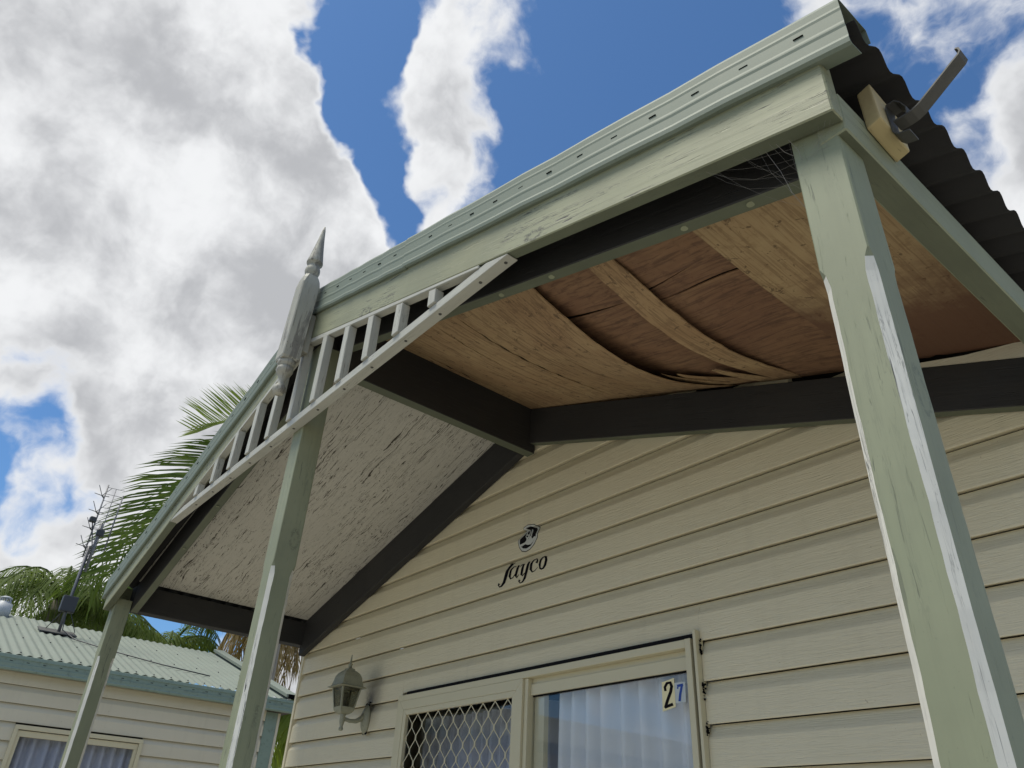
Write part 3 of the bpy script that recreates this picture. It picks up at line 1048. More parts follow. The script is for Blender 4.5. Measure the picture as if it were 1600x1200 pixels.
by = 1.165
strip('clip', [(-0.284, by, z(1.288)), (-0.292, by, z(1.300)), (-0.308, by, z(1.300)), (-0.3105, by, z(1.290)), (-0.3105, by, z(1.225)), (-0.304, by, z(1.214)), (-0.282, by, z(1.206))], (0, 1, 0), 0.036, 0.0025, brk, MT['galv'])
strip('clip_lip', [(-0.284, by, z(1.289)), (-0.276, by, z(1.268)), (-0.279, by, z(1.250))], (0, 1, 0), 0.034, 0.002, brk, MT['galv'])
arm = [(-0.305, by, z(1.252)), (-0.285, by, z(1.250)), (-0.270, by, z(1.251)), (-0.256, by, z(1.256)), (-0.180, by, z(1.306)), (-0.167, by, z(1.314)), (-0.162, by, z(1.321)), (-0.163, by, z(1.329)), (-0.168, by, z(1.332))]
strip('arm', arm, (0, 1, 0), 0.032, 0.0035, brk, MT['galv'])

# ---- cobwebs in the corner above the nearest post
bm = bmesh.new()
rw = random.Random(5)
anchors_a = [(-0.36 - rw.random() ** 1.6 * 0.3, 1.012, 0) for _ in range(20)]
for i, a in enumerate(anchors_a):
    za = barge_z(a[0]) + 0.0
    p0 = Vector((a[0], a[1] + rw.uniform(-0.02, 0.0), z(za - 0.001)))
    if rw.random() < 0.6:
        p1 = Vector((-0.455, 1.02 + rw.random() * 0.06, z(1.02 + rw.random() * 0.16)))
    else:
        p1 = Vector((-0.45 + rw.random() * 0.08, 1.0175, z(1.06 + rw.random() * 0.12)))
    mid = (p0 + p1) / 2 + Vector((rw.uniform(-.012, .012), rw.uniform(-.012, .012), rw.uniform(-.03, 0.0)))
    tube(bm, [p0, (p0 + mid) / 2 + Vector((rw.uniform(-.006, .006), 0, -0.004)), mid, (p1 + mid) / 2 + Vector((0, 0, -0.003)), p1], 0.00016 if i % 7 else 0.00045, 3, cap=False)
web = finish('cobweb', bm, MT['web'], None)
tag(web, 'dusty cobweb in the corner between nearest post and barge board', 'cobweb', kind='stuff')

# ------------------------------------------------------------------ cabin behind the porch
cabin = empty('cabin', (XC, 5.1, 0), 'cream vinyl clad cabin with a sliding door under the porch', 'cabin')
CH, Z0 = 0.1395, 0.418


def board_prof(zn, h=CH, cut=0.0):
    full = [(2.2925, 0.0), (2.2912, 0.004), (2.2935, 0.66 * h), (2.2965, 0.72 * h), (2.3095, 0.89 * h), (2.316, h - 0.0008)]
    if cut:
        full = [(2.2928, cut)] + [p for p in full if p[1] > cut]
    if cut:
        return [(y, zn + d) for y, d in full] + [(2.325, zn + h - 0.0008), (2.325, zn + cut)]
    return [(y, zn + d) for y, d in full] + [(2.325, zn + h - 0.0008), (2.325, zn + 0.005), (2.2978, zn + 0.005), (2.2975, zn + 0.0)]


def board(x0, x1, zn, cut=0.0, slope=None):
    pr = board_prof(zn, CH, cut)
    bm = bmesh.new()
    n = max(1, int((x1 - x0) / 0.8))
    rows = []
    for i in range(n + 1):
        x = x0 + (x1 - x0) * i / n
        rows.append([bm.verts.new((x, y, z(w))) for y, w in pr])
    for i in range(n):
        for k in range(len(pr)):
            bm.faces.new((rows[i][k], rows[i + 1][k], rows[i + 1][(k + 1) % len(pr)], rows[i][(k + 1) % len(pr)]))
    bm.faces.new(rows[0])
    bm.faces.new(rows[-1][::-1])
    return finish('siding_board', bm, MT['siding'], cabin, Matrix.Translation(((x0 + x1) / 2, 2.3, z(zn))))


DL, DR, DT = -3.716, -1.745, 0.724
XL, XR = -5.025, -0.335
for n in range(-12, 12):
    zn = Z0 + CH * n
    half = (2.065 - zn - CH * 0.5) / 0.315
    a, b = max(XL, -2.69 - half), min(XR, -2.69 + half)
    if b - a < 0.15:
        continue
    if zn + CH < DT:
        board(a, DL, zn)
        board(DR + 0.013, b, zn)
    elif zn < DT:
        board(a, DL, zn)
        board(DL + 0.0005, DR + 0.0125, zn, cut=DT - zn)
        board(DR + 0.013, b, zn)
    else:
        board(a, b, zn)
box('corner_trim', (-5.052, 2.284, z(-1.27)), (-5.0255, 2.34, z(1.17)), MT['siding'], cabin, 'z')
box('side_wall', (-5.03, 2.341, z(-1.27)), (-4.95, 8.0, z(1.20)), MT['siding'], cabin, 'y')
box('side_wall', (-0.42, 2.33, z(-1.27)), (-0.34, 8.0, z(1.20)), MT['siding'], cabin, 'y')
prism('back_wall', [(-5.03, 8.001, z(-1.27)), (-0.34, 8.001, z(-1.27)), (-0.34, 8.001, z(1.33)), (XC, 8.001, z(2.04)), (-5.03, 8.001, z(1.25))], (0, 0.06, 0), MT['siding'], cabin, (1, 0, 0))
box('room_floor', (-4.94, 2.33, z(-1.5)), (-0.43, 7.99, z(FLOOR)), MT['room'], cabin)
box('room_ceiling', (-4.94, 2.33, z(0.95)), (-0.43, 7.99, z(0.98)), MT['room'], cabin)
box('room_lining', (-4.94, 4.6, z(FLOOR + 0.001)), (-0.43, 4.65, z(0.949)), MT['room'], cabin)

# ---- sliding door with security screen
door = sub_empty('sliding_door', ((DL + DR) / 2, 2.29, z(FLOOR)), cabin)
CM = MT['cream_metal']
FB = FLOOR + 0.001
box('head_frame', (DL, 2.268, z(0.676)), (-1.7845, 2.326, z(0.705)), CM, door, 'x', 0.0012)
box('jamb', (DL, 2.2685, z(FB)), (-3.697, 2.326, z(0.6755)), CM, door, 'z', 0.001)
box('jamb', (-1.784, 2.266, z(FB)), (-1.759, 2.326, z(0.706)), CM, door, 'z', 0.0012)
box('seal_strip', (-3.655, 2.279, z(0.7055)), (-1.746, 2.300, z(0.7225)), MT['black'], door, 'x', 0)
box('seal_strip', (-1.7585, 2.283, z(FB)), (-1.746, 2.300, z(0.705)), MT['black'], door, 'z', 0)
box('edge_trim', (-1.7455, 2.266, z(FB)), (-1.7335, 2.31, z(0.733)), CM, door, 'z', 0.001)
box('head_track', (-2.664, 2.305, z(0.6515)), (-1.785, 2.325, z(0.6755)), CM, door, 'x', 0)
box('meeting_stile', (-2.6885, 2.279, z(FB)), (-2.666, 2.326, z(0.6755)), CM, door, 'z', 0.001)
# sliding glass leaf
box('leaf_rail', (-2.6655, 2.296, z(0.606)), (-1.7845, 2.3205, z(0.6515)), CM, door, 'x', 0.001)
box('leaf_stile', (-1.808, 2.2965, z(FB)), (-1.7845, 2.3205, z(0.6055)), CM, door, 'z', 0.001)
box('leaf_stile', (-2.66, 2.318, z(FB)), (-2.60, 2.345, z(0.66)), CM, door, 'z', 0.001)
box('glazing_seal', (-2.66, 2.3035, z(0.600)), (-1.8085, 2.312, z(0.6056)), MT['black'], door, 'x', 0)
box('glass_pane', (-2.665, 2.3105, z(FB)), (-1.8085, 2.3145, z(0.6055)), MT['glass'], door, 'z', 0)
box('glass_pane', (-3.69, 2.330, z(FB)), (-2.67, 2.334, z(0.67)), MT['glass'], door, 'z', 0)
# screen frame: four mitred bars and an inner bead
sx0, sx1, st = -3.6955, -2.690, 0.6755


def mitre(name, x0, x1, top, w, y0, y1, ext_down):
    P = lambda pts, nm, lg: prism(nm, [(a, y0, z(b)) for a, b in pts], (0, y1 - y0, 0), CM, door, lg, 0.0009)
    P([(x0, top), (x1, top), (x1 - w, top - w), (x0 + w, top - w)], name + '_rail', (1, 0, 0))
    P([(x0, top - 0.0006), (x0 + w, top - w - 0.0006), (x0 + w, FB), (x0, FB)], name + '_stile', (0, 0, 1))
    P([(x1, top - 0.0006), (x1 - w, top - w - 0.0006), (x1 - w, FB), (x1, FB)], name + '_stile', (0, 0, 1))


mitre('screen', sx0, sx1, st, 0.044, 2.2665, 2.289, True)
mitre('bead', sx0 + 0.0447, sx1 - 0.0447, st - 0.0447, 0.026, 2.2685, 2.289, True)
# diamond grille
bm = bmesh.new()
gx0, gx1, gz1 = sx0 + 0.070, sx1 - 0.070, st - 0.070
dx, dz = 0.0905, 0.0585
flat, w, t = 0.0095, 0.0058, 0.0022
yy = 2.280
nx = int((gx1 - gx0) / (dx / 2)) + 3
nz = int((gz1 - FB) / dz) + 2
xo, zo = -3.528 - 3 * dx / 2, 0.551 + 2 * dz
for k in range(-1, nx):
    xa = xo + k * dx / 2
    pts = []
    for r in range(0, nz + 2):
        zc = zo - r * dz
        col = k + ((k + r) % 2)
        xn = xo + col * dx / 2 + (w * 0.42 if (k + r) % 2 == 0 else -w * 0.42)
        pts += [(xn, zc + flat), (xn, zc - flat)]
    for (xa_, za), (xb, zb) in zip(pts, pts[1:]):
        if za > gz1 + 0.004:
            if zb >= gz1:
                continue
            f = (gz1 - za) / (zb - za)
            xa_, za = xa_ + (xb - xa_) * f, gz1
        if zb < FB or not (gx0 - 0.002 < xa_ < gx1 + 0.002 and gx0 - 0.002 < xb < gx1 + 0.002):
            continue
        h = w / 2
        lo = [(xb - h, yy, z(zb)), (xb + h, yy, z(zb)), (xb + h, yy + t, z(zb)), (xb - h, yy + t, z(zb))]
        hi = [(xa_ - h, yy, z(za)), (xa_ + h, yy, z(za)), (xa_ + h, yy + t, z(za)), (xa_ - h, yy + t, z(za))]
        hexa(bm, lo, hi)
finish('diamond_grille', bm, CM, door)
# dirt clumps where the siding meets the trim
for zc in (0.672, 0.535, 0.40):
    bm = bmesh.new()
    for _ in range(26):
        c = Vector((-1.7325 + abs(random.gauss(0, 0.004)), 2.289 + random.uniform(-0.006, 0.002), z(zc + random.gauss(0, 0.016))))
        bmesh.ops.create_icosphere(bm, subdivisions=1, radius=random.uniform(0.0015, 0.0045), matrix=Matrix.Translation(c))
    finish('dirt_clump', bm, MT['void'], cabin)


def curtain(name, x0, x1, y, z0, z1, mat, label, axis='x', pleat=0.085, amp=0.046, seed=1):
    r = random.Random(seed)
    bm = bmesh.new()
    n = int((x1 - x0) / 0.012)
    rows = []
    ph = 0
    for i in range(n + 1):
        x = x0 + (x1 - x0) * i / n
        ph += 0.012 / (pleat * (0.7 + 0.8 * r.random())) * 2 * math.pi
        row = []
        for k in range(7):
            v = k / 6
            a = amp * (0.6 + 0.5 * v) * math.sin(ph + 0.5 * math.sin(3 * v + x * 2)) + 0.012 * math.sin(x * 9 + 2 * v)
            p = (x, y + a, z(z1 + (z0 - z1) * v)) if axis == 'x' else (y + a, x, z(z1 + (z0 - z1) * v))
            row.append(bm.verts.new(p))
        rows.append(row)
    for i in range(n):
        for k in range(6):
            bm.faces.new((rows[i][k], rows[i][k + 1], rows[i + 1][k + 1], rows[i + 1][k]))
    o = finish(name, bm, mat, None, smooth=True)
    md = o.modifiers.new('thickness', 'SOLIDIFY')
    md.thickness = 0.0012
    tag(o, label, 'curtain')
    return o


curtain('curtain', -2.60, -1.72, 2.385, FB + 0.01, 0.66, MT['curtain'], 'pale blue pleated curtain behind the door glass with the number stickers', seed=3)
curtain('curtain', -3.92, -2.70, 2.58, FB + 0.01, 0.64, MT['curtain_n'], 'pale blue curtain seen through the diamond security grille', seed=9)

# ---- number stickers on the glass
EM_OUT=[(-2.7528, 1.4064), (-2.7213, 1.4125), (-2.6736, 1.403), (-2.6496, 1.3856), (-2.6452, 1.3682), (-2.647, 1.326), (-2.6686, 1.2962), (-2.6985, 1.2772), (-2.7319, 1.2724), (-2.7613, 1.282), (-2.7841, 1.3073), (-2.7956, 1.3354), (-2.7952, 1.3535), (-2.7877, 1.3625), (-2.7574, 1.3929)]
EM_RING=[(-2.7514, 1.4033), (-2.7214, 1.4091), (-2.6761, 1.4001), (-2.6533, 1.3836), (-2.6491, 1.3671), (-2.6508, 1.3269), (-2.6714, 1.2986), (-2.6998, 1.2806), (-2.7315, 1.276), (-2.7595, 1.2851), (-2.7811, 1.3092), (-2.792, 1.3359), (-2.7916, 1.3531), (-2.7845, 1.3616), (-2.7557, 1.3905)]
EM_IN=[(-2.7441, 1.393), (-2.7337, 1.3975), (-2.6994, 1.3974), (-2.6729, 1.3876), (-2.6608, 1.3724), (-2.6604, 1.3401), (-2.6747, 1.3154), (-2.6943, 1.2956), (-2.725, 1.2891), (-2.7516, 1.2956), (-2.7711, 1.3112), (-2.7812, 1.3281), (-2.7815, 1.35), (-2.7537, 1.3755)]
EM_BODY=[(-2.7786, 1.321), (-2.7427, 1.3238), (-2.7315, 1.3299), (-2.7289, 1.3393), (-2.7145, 1.3345), (-2.7022, 1.3493), (-2.6942, 1.3446), (-2.6866, 1.3291), (-2.6706, 1.3385), (-2.6559, 1.3311), (-2.6669, 1.3247), (-2.6786, 1.3128), (-2.6947, 1.3034), (-2.7155, 1.3051), (-2.7369, 1.3141), (-2.7629, 1.3081), (-2.7754, 1.313)]
EM_WINGA=[(-2.7417, 1.3978), (-2.7265, 1.3916), (-2.7112, 1.3715), (-2.7032, 1.3495), (-2.7161, 1.336), (-2.7289, 1.3407), (-2.7415, 1.3577), (-2.7449, 1.3804)]
EM_WINGA_IN=[(-2.7347, 1.3879), (-2.726, 1.3834), (-2.7168, 1.3693), (-2.7185, 1.3607), (-2.732, 1.3668), (-2.7374, 1.3784)]
EM_WINGB_IN=[(-2.7353, 1.3605), (-2.7202, 1.354), (-2.7168, 1.3484), (-2.7229, 1.3449), (-2.7316, 1.3508)]
EM_WINGB=[(-2.7139, 1.3929), (-2.7015, 1.3859), (-2.6926, 1.3665), (-2.6873, 1.3418), (-2.6958, 1.3465), (-2.7075, 1.3705)]
J1=([(-2.8618, 1.253), (-2.8761, 1.2349), (-2.8905, 1.1881), (-2.9002, 1.1592), (-2.9131, 1.1442), (-2.922, 1.1411), (-2.928, 1.148), (-2.9185, 1.1522)], [(-2.8402, 1.2419), (-2.8514, 1.2246), (-2.8667, 1.179), (-2.8804, 1.1499), (-2.9021, 1.1357), (-2.9236, 1.1353), (-2.9392, 1.1498), (-2.9347, 1.1609)])
J2=([(-2.8704, 1.2442), (-2.8293, 1.2436)], [(-2.8727, 1.2488), (-2.8312, 1.2474)])
A1=([(-2.8043, 1.22), (-2.8302, 1.2248), (-2.8502, 1.207), (-2.8576, 1.179), (-2.8419, 1.1585), (-2.8193, 1.1622), (-2.7996, 1.183)], [(-2.8032, 1.2156), (-2.8226, 1.2177), (-2.8355, 1.2006), (-2.8402, 1.1752), (-2.8375, 1.1652), (-2.8253, 1.1666), (-2.8034, 1.1852)])
A2=([(-2.7916, 1.2224), (-2.8028, 1.1963), (-2.81, 1.1706), (-2.7918, 1.1542), (-2.7759, 1.1691)], [(-2.7759, 1.216), (-2.7855, 1.1896), (-2.7929, 1.1664), (-2.796, 1.1608), (-2.779, 1.1712)])
Y1=([(-2.772, 1.2041), (-2.7558, 1.2166), (-2.7528, 1.2188), (-2.7634, 1.1907), (-2.7668, 1.1675), (-2.7479, 1.1544), (-2.7313, 1.1678)], [(-2.7748, 1.2058), (-2.7612, 1.2214), (-2.7381, 1.2159), (-2.7457, 1.1844), (-2.75, 1.1645), (-2.7524, 1.1609), (-2.7342, 1.17)])
Y2=([(-2.714, 1.2235), (-2.7295, 1.1799), (-2.7392, 1.1465), (-2.7498, 1.1298), (-2.7633, 1.1267), (-2.7678, 1.1339), (-2.7605, 1.1371)], [(-2.6977, 1.2171), (-2.7112, 1.173), (-2.7233, 1.1395), (-2.7416, 1.1237), (-2.7638, 1.1221), (-2.7782, 1.1352), (-2.775, 1.1448)])
C1=([(-2.6422, 1.1944), (-2.6359, 1.2073), (-2.6544, 1.2254), (-2.6788, 1.2242), (-2.697, 1.2035), (-2.6993, 1.1776), (-2.679, 1.1576), (-2.6578, 1.161), (-2.638, 1.1751)], [(-2.6579, 1.2031), (-2.6489, 1.2093), (-2.6559, 1.2211), (-2.6696, 1.2175), (-2.6799, 1.1967), (-2.6812, 1.1755), (-2.6757, 1.1639), (-2.662, 1.1649), (-2.64, 1.1766)])
O1=([(-2.5954, 1.2234), (-2.5764, 1.2148), (-2.571, 1.1966), (-2.5789, 1.1715), (-2.593, 1.158), (-2.6125, 1.1564), (-2.6277, 1.1658), (-2.6336, 1.1875), (-2.627, 1.2098), (-2.6126, 1.2217), (-2.5954, 1.2234)], [(-2.5981, 1.2159), (-2.591, 1.2101), (-2.5896, 1.1993), (-2.5948, 1.1785), (-2.6055, 1.1649), (-2.6144, 1.1655), (-2.618, 1.1704), (-2.6177, 1.1872), (-2.6124, 1.2029), (-2.6049, 1.2134), (-2.5981, 1.2159)])
CARD2=[(-1.9069, 0.5713), (-1.8496, 0.5801), (-1.8495, 0.4818), (-1.9102, 0.4716)]
CARD7=[(-1.8484, 0.5627), (-1.7999, 0.5608), (-1.8017, 0.4929), (-1.848, 0.4934)]
N2A=([(-1.8858, 0.5394), (-1.8876, 0.5514), (-1.8785, 0.5612), (-1.8714, 0.5621), (-1.8687, 0.5526), (-1.8741, 0.5369), (-1.891, 0.509), (-1.9028, 0.4849)], [(-1.8966, 0.5391), (-1.8993, 0.5542), (-1.8865, 0.5694), (-1.8628, 0.5699), (-1.8547, 0.5516), (-1.8609, 0.5326), (-1.878, 0.5045), (-1.8906, 0.4811)])
N2B=([(-1.8967, 0.4802), (-1.8582, 0.4873)], [(-1.9008, 0.4893), (-1.8625, 0.4971)])
N7A=([(-1.8355, 0.5462), (-1.8088, 0.548)], [(-1.8375, 0.5549), (-1.8107, 0.5567)])
N7B=([(-1.8192, 0.5521), (-1.8298, 0.5235), (-1.8352, 0.4996)], [(-1.81, 0.5498), (-1.8195, 0.5213), (-1.8248, 0.4978)])
N7C=([(-1.8366, 0.5496), (-1.8384, 0.5414)], [(-1.8303, 0.5485), (-1.8321, 0.5403)])



def sticker_face(bm, poly, k, y, mi):
    f = bm.faces.new([bm.verts.new((p[0] * k, y, z(p[1] * k))) for p in poly])
    f.material_index = mi


def strip_faces(bm, LR, k, y, conf=None):
    L, R_ = LR
    for i in range(len(L) - 1):
        bm.faces.new([bm.verts.new((p[0] * k, y, z(p[1] * k))) for p in (L[i], L[i + 1], R_[i + 1], R_[i])])


K = 2.309 / 2.275


def card(name, poly, mat, label):
    bm = bmesh.new()
    hexa(bm, [(p[0] * K, 2.3098, z(p[1] * K)) for p in poly], [(p[0] * K, 2.3086, z(p[1] * K)) for p in poly])
    return tag(finish(name, bm, mat, None), label, 'sticker')


c2 = card('number_sticker', CARD2, MT['card2'], 'tilted cream sticker with a large black 2 on the door glass')
c7 = card('number_sticker', CARD7, MT['card7'], 'small pale grey sticker with a blue 7 on the door glass')
for nm, par, mat, items in (('numeral', c2, MT['ink'], ((N2A, 2.3080), (N2B, 2.3077))), ('numeral', c7, MT['bluink'], ((N7A, 2.3080), (N7B, 2.3077), (N7C, 2.3083)))):
    bm = bmesh.new()
    for LR, y in items:
        strip_faces(bm, LR, K, y)
    finish(nm, bm, mat, par)

# ---- emblem and lettering stuck on the siding: they follow the board profile


def prof_y(w):
    t = (w - Z0) / CH
    h = (t - math.floor(t)) * CH
    tab = [(0.0, 2.2925), (0.004, 2.2912), (0.66 * CH, 2.2935), (0.72 * CH, 2.2965), (0.89 * CH, 2.3095), (CH, 2.316)]
    for (a, b), (c, d) in zip(tab, tab[1:]):
        if h <= c:
            return b + (d - b) * (h - a) / (c - a)
    return 2.316


def decal(name, mat, polys, off, parent):
    bm = bmesh.new()
    for p in polys:
        bm.faces.new([bm.verts.new((a, 0, b)) for a, b in p])
    bmesh.ops.triangulate(bm, faces=bm.faces[:])
    for n in range(4, 8):
        for d in (0.0, 0.004, 0.66 * CH, 0.72 * CH, 0.89 * CH, CH - 0.001):
            bmesh.ops.bisect_plane(bm, geom=bm.verts[:] + bm.edges[:] + bm.faces[:], plane_co=(0, 0, Z0 + CH * n + d), plane_no=(0, 0, 1))
    for v in bm.verts:
        w = v.co.z
        v.co = Vector((v.co.x, prof_y(w) - off, z(w)))
    return finish(name, bm, mat, parent)


emb = decal('emblem_decal', MT['ink'], [EM_OUT], 0.0010, None)
tag(emb, 'oval black and white bird emblem on the cream siding', 'emblem')
decal('ring', MT['emblem'], [EM_RING], 0.0014, emb)
decal('inner_field', MT['ink'], [EM_IN], 0.0018, emb)
decal('bird_body', MT['emblem'], [EM_BODY], 0.0022, emb)
decal('bird_wing', MT['emblem'], [EM_WINGA], 0.0025, emb)
decal('bird_wing', MT['emblem'], [EM_WINGB], 0.0028, emb)
decal('wing_marking', MT['ink'], [EM_WINGA_IN, EM_WINGB_IN], 0.0031, emb)


def quads(LR):
    L, R_ = LR
    return [(L[i], L[i + 1], R_[i + 1], R_[i]) for i in range(len(L) - 1)]


lett = empty('lettering_decal', (-2.76, 2.29, z(1.12)), 'black italic serif lettering below the bird emblem', 'lettering')
for i, part in enumerate(((J1, J2), (A1, A2), (Y1, Y2), (C1,), (O1,))):
    ps = [decal('letter', MT['ink'], quads(part[0]), 0.0012, lett)]
    for q_ in part[1:]:
        decal('letter_stroke', MT['ink'], quads(q_), 0.0016, ps[0])

# ------------------------------------------------------------------ wall lantern
lx, ly = -4.067, 2.140
lan = empty('wall_lantern', (lx, 2.29, z(0.60)), 'old cream four sided coach lantern on the wall left of the door', 'lantern')
LM = MT['lantern']


def sq(a, h, c=0):
    return [(lx - a, ly - a, z(h)), (lx + a, ly - a, z(h)), (lx + a, ly + a, z(h)), (lx - a, ly + a, z(h))]


def stack(name, secs, mat, parent=lan, bev=0.0015):
    bm = bmesh.new()
    rings = [[bm.verts.new(p) for p in sq(a, h)] for a, h in secs]
    for a, b in zip(rings, rings[1:]):
        for k in range(4):
            bm.faces.new((a[k], a[(k + 1) % 4], b[(k + 1) % 4], b[k]))
    bm.faces.new(rings[0][::-1])
    bm.faces.new(rings[-1])
    return finish(name, bm, mat, parent, None, bev)


stack('cap', [(0.080, 0.764), (0.082, 0.768), (0.066, 0.776), (0.060, 0.800), (0.056, 0.822), (0.046, 0.842), (0.030, 0.856), (0.022, 0.860), (0.022, 0.868), (0.010, 0.872)], LM)
bm = bmesh.new()
lathe(bm, lx, ly, [(0.011, z(0.870)), (0.009, z(0.885)), (0.013, z(0.889)), (0.013, z(0.893)), (0.006, z(0.898)), (0.0045, z(0.925)), (0.002, z(0.945))], 12)
finish('cap_spike', bm, LM, lan, smooth=True)
stack('base_cup', [(0.020, 0.628), (0.034, 0.636), (0.041, 0.648), (0.044, 0.660), (0.046, 0.663)], LM)
for sx, sy in ((-1, -1), (1, -1), (1, 1), (-1, 1)):
    bm = bmesh.new()
    a0, a1, w_ = 0.044, 0.060, 0.0045
    c0 = (lx + sx * (a0 - w_), ly + sy * (a0 - w_))
    c1 = (lx + sx * (a1 - w_), ly + sy * (a1 - w_))
    r = [(-1, -1), (1, -1), (1, 1), (-1, 1)]
    hexa(bm, [(c0[0] + p * w_, c0[1] + q_ * w_, z(0.6625)) for p, q_ in r], [(c1[0] + p * w_, c1[1] + q_ * w_, z(0.7645)) for p, q_ in r])
    finish('corner_bar', bm, LM, lan)
for ax, s in ((0, -1), (0, 1), (1, -1), (1, 1)):
    bm = bmesh.new()
    pts = []
    for a, h in ((0.0405, 0.664), (0.0555, 0.763)):
        for e in ((-1, 1) if h < 0.7 else (1, -1)):
            b = a - 0.005
            pts.append((lx + s * a, ly + e * b, z(h)) if ax == 0 else (lx + e * b, ly + s * a, z(h)))
    nrm = Vector((s, 0, 0)) if ax == 0 else Vector((0, s, 0))
    hexa(bm, pts, [Vector(p) + nrm * 0.0015 for p in pts])
    finish('glass_pane', bm, MT['lamp_glass'], lan)
bm = bmesh.new()
lathe(bm, lx, ly, [(0.016, z(0.664)), (0.016, z(0.700)), (0.010, z(0.704)), (0.018, z(0.720)), (0.012, z(0.740))], 12)
finish('bulb_holder', bm, MT['bulb'], lan, smooth=True)
bm = bmesh.new()
lathe(bm, lx, ly, [(0.007, z(0.545)), (0.0125, z(0.549)), (0.0125, z(0.558)), (0.008, z(0.566)), (0.012, z(0.580)), (0.0145, z(0.590)), (0.0145, z(0.620)), (0.019, z(0.630))], 14)
finish('lower_knob', bm, LM, lan, smooth=True)
bm = bmesh.new()
tube(bm, [(lx, ly + 0.008, z(0.607)), (lx, ly + 0.05, z(0.600)), (lx, ly + 0.085, z(0.603)), (lx, ly + 0.118, z(0.622)), (lx, ly + 0.136, z(0.640))], 0.0115, 10, [0.9, 0.9, 1.05, 1.3, 1.6])
finish('arm', bm, LM, lan, smooth=True)
bm = bmesh.new()
rings = []
for yy_, k in ((2.2915, 1.0), (2.284, 1.0), (2.270, 0.72), (2.262, 0.40)):
    rings.append([bm.verts.new((lx + 0.038 * k * math.sin(t * 2 * math.pi / 18), yy_, z(0.620 + 0.078 * k * math.cos(t * 2 * math.pi / 18)))) for t in range(18)])
for a, b in zip(rings, rings[1:]):
    for k in range(18):
        bm.faces.new((a[k], a[(k + 1) % 18], b[(k + 1) % 18], b[k]))
bm.faces.new(rings[0])
bm.faces.new(rings[-1])
finish('back_plate', bm, LM, lan, smooth=True)
bm = bmesh.new()
for _ in range(30):
    c = Vector((lx + random.uniform(-0.022, 0.03), 2.287, z(random.choice((0.698, 0.548)) + random.gauss(0, 0.006))))
    bmesh.ops.create_icosphere(bm, subdivisions=1, radius=random.uniform(0.002, 0.006), matrix=Matrix.Translation(c))
finish('dirt_clump', bm, MT['void'], lan)

# ------------------------------------------------------------------ neighbouring cabin
NX = -7.85
nb = empty('neighbour_cabin', (-10.2, 0.2, 0), 'neighbouring pale cabin with green corrugated roof and gutter', 'cabin')


def nboard(y0, y1, zn, top=None):
    pr = [(NX + 2.30 - y, w) for y, w in board_prof(0)]
    bm = bmesh.new()
    hcut = (top - zn) if top is not None else CH
    a = [bm.verts.new((x, y0, z(zn + min(w, hcut)))) for x, w in pr]
    b = [bm.verts.new((x, y1, z(zn + min(w, hcut)))) for x, w in pr]
    for k in range(len(pr)):
        bm.faces.new((a[k], b[k], b[(k + 1) % len(pr)], a[(k + 1) % len(pr)]))
    bm.faces.new(a)
    bm.faces.new(b[::-1])
    finish('siding_board', bm, MT['siding_n'], nb, frame((NX, (y0 + y1) / 2, z(zn)), (0, 1, 0)))


WY0, WY1, WZ0, WZ1 = 1.156, 2.188, -0.25, 0.742
for k in range(-17, 1):
    zn = 1.037 + CH * k
    top = 1.150 if k == 0 else None
    if zn + CH <= WZ0 or zn >= WZ1:
        nboard(-8.0, 3.279, zn, top)
    elif zn >= WZ0 and zn + CH <= WZ1 + 0.012:
        nboard(-3.0, WY0, zn)
        nboard(WY1, 3.279, zn)
    else:
        nboard(-3.0, WY0, zn)
        nboard(WY1, 3.279, zn)
        if zn < WZ0:
            nboard(WY0 + 0.0005, WY1 - 0.0005, zn, WZ0 - 0.003)
box('wall_core', (-12.5, -7.99, 0.2), (NX - 0.14, 3.27, z(1.14)), MT['soffit'], nb)
win = sub_empty('window', (NX, (WY0 + WY1) / 2, z(WZ0)), nb)


def nbox(name, x0, x1, y0, y1, z0, z1, mat, par, lg='y', bev=0.001):
    return box(name, (NX + x0, y0, z(z0)), (NX + x1, y1, z(z1)), mat, par, lg, bev)


nbox('window_frame', -0.03, 0.030, WY0, WY1, WZ1 - 0.034, WZ1, CM, win)
nbox('window_frame', -0.03, 0.030, WY0, WY1, WZ0, WZ0 + 0.034, CM, win)
nbox('window_frame', -0.03, 0.0295, WY0, WY0 + 0.030, WZ0 + 0.0345, WZ1 - 0.0345, CM, win, 'z')
nbox('window_frame', -0.03, 0.0295, WY1 - 0.030, WY1, WZ0 + 0.0345, WZ1 - 0.0345, CM, win, 'z')
nbox('sash_rail', -0.02, 0.014, WY0 + 0.0305, WY1 - 0.0305, WZ1 - 0.085, WZ1 - 0.040, CM, win)
nbox('sash_stile', -0.02, 0.0135, WY0 + 0.0305, WY0 + 0.060, WZ0 + 0.035, WZ1 - 0.0855, CM, win, 'z')
nbox('sash_stile', -0.02, 0.0135, WY1 - 0.060, WY1 - 0.0305, WZ0 + 0.035, WZ1 - 0.0855, CM, win, 'z')
nbox('sash_stile', -0.02, 0.0135, 1.655, 1.69, WZ0 + 0.035, WZ1 - 0.0855, CM, win, 'z')
nbox('glass_pane', -0.012, -0.008, WY0 + 0.0605, 1.6545, WZ0 + 0.036, WZ1 - 0.086, MT['glass'], win, 'z', 0)
nbox('glass_pane', -0.012, -0.008, 1.6905, WY1 - 0.0605, WZ0 + 0.036, WZ1 - 0.086, MT['glass'], win, 'z', 0)
curtain('curtain', WY0 + 0.02, WY1 - 0.02, NX - 0.085, WZ0 + 0.02, WZ1 - 0.03, MT['curtain_n'], 'blue grey curtain in the window of the neighbouring cabin', axis='y', seed=4)

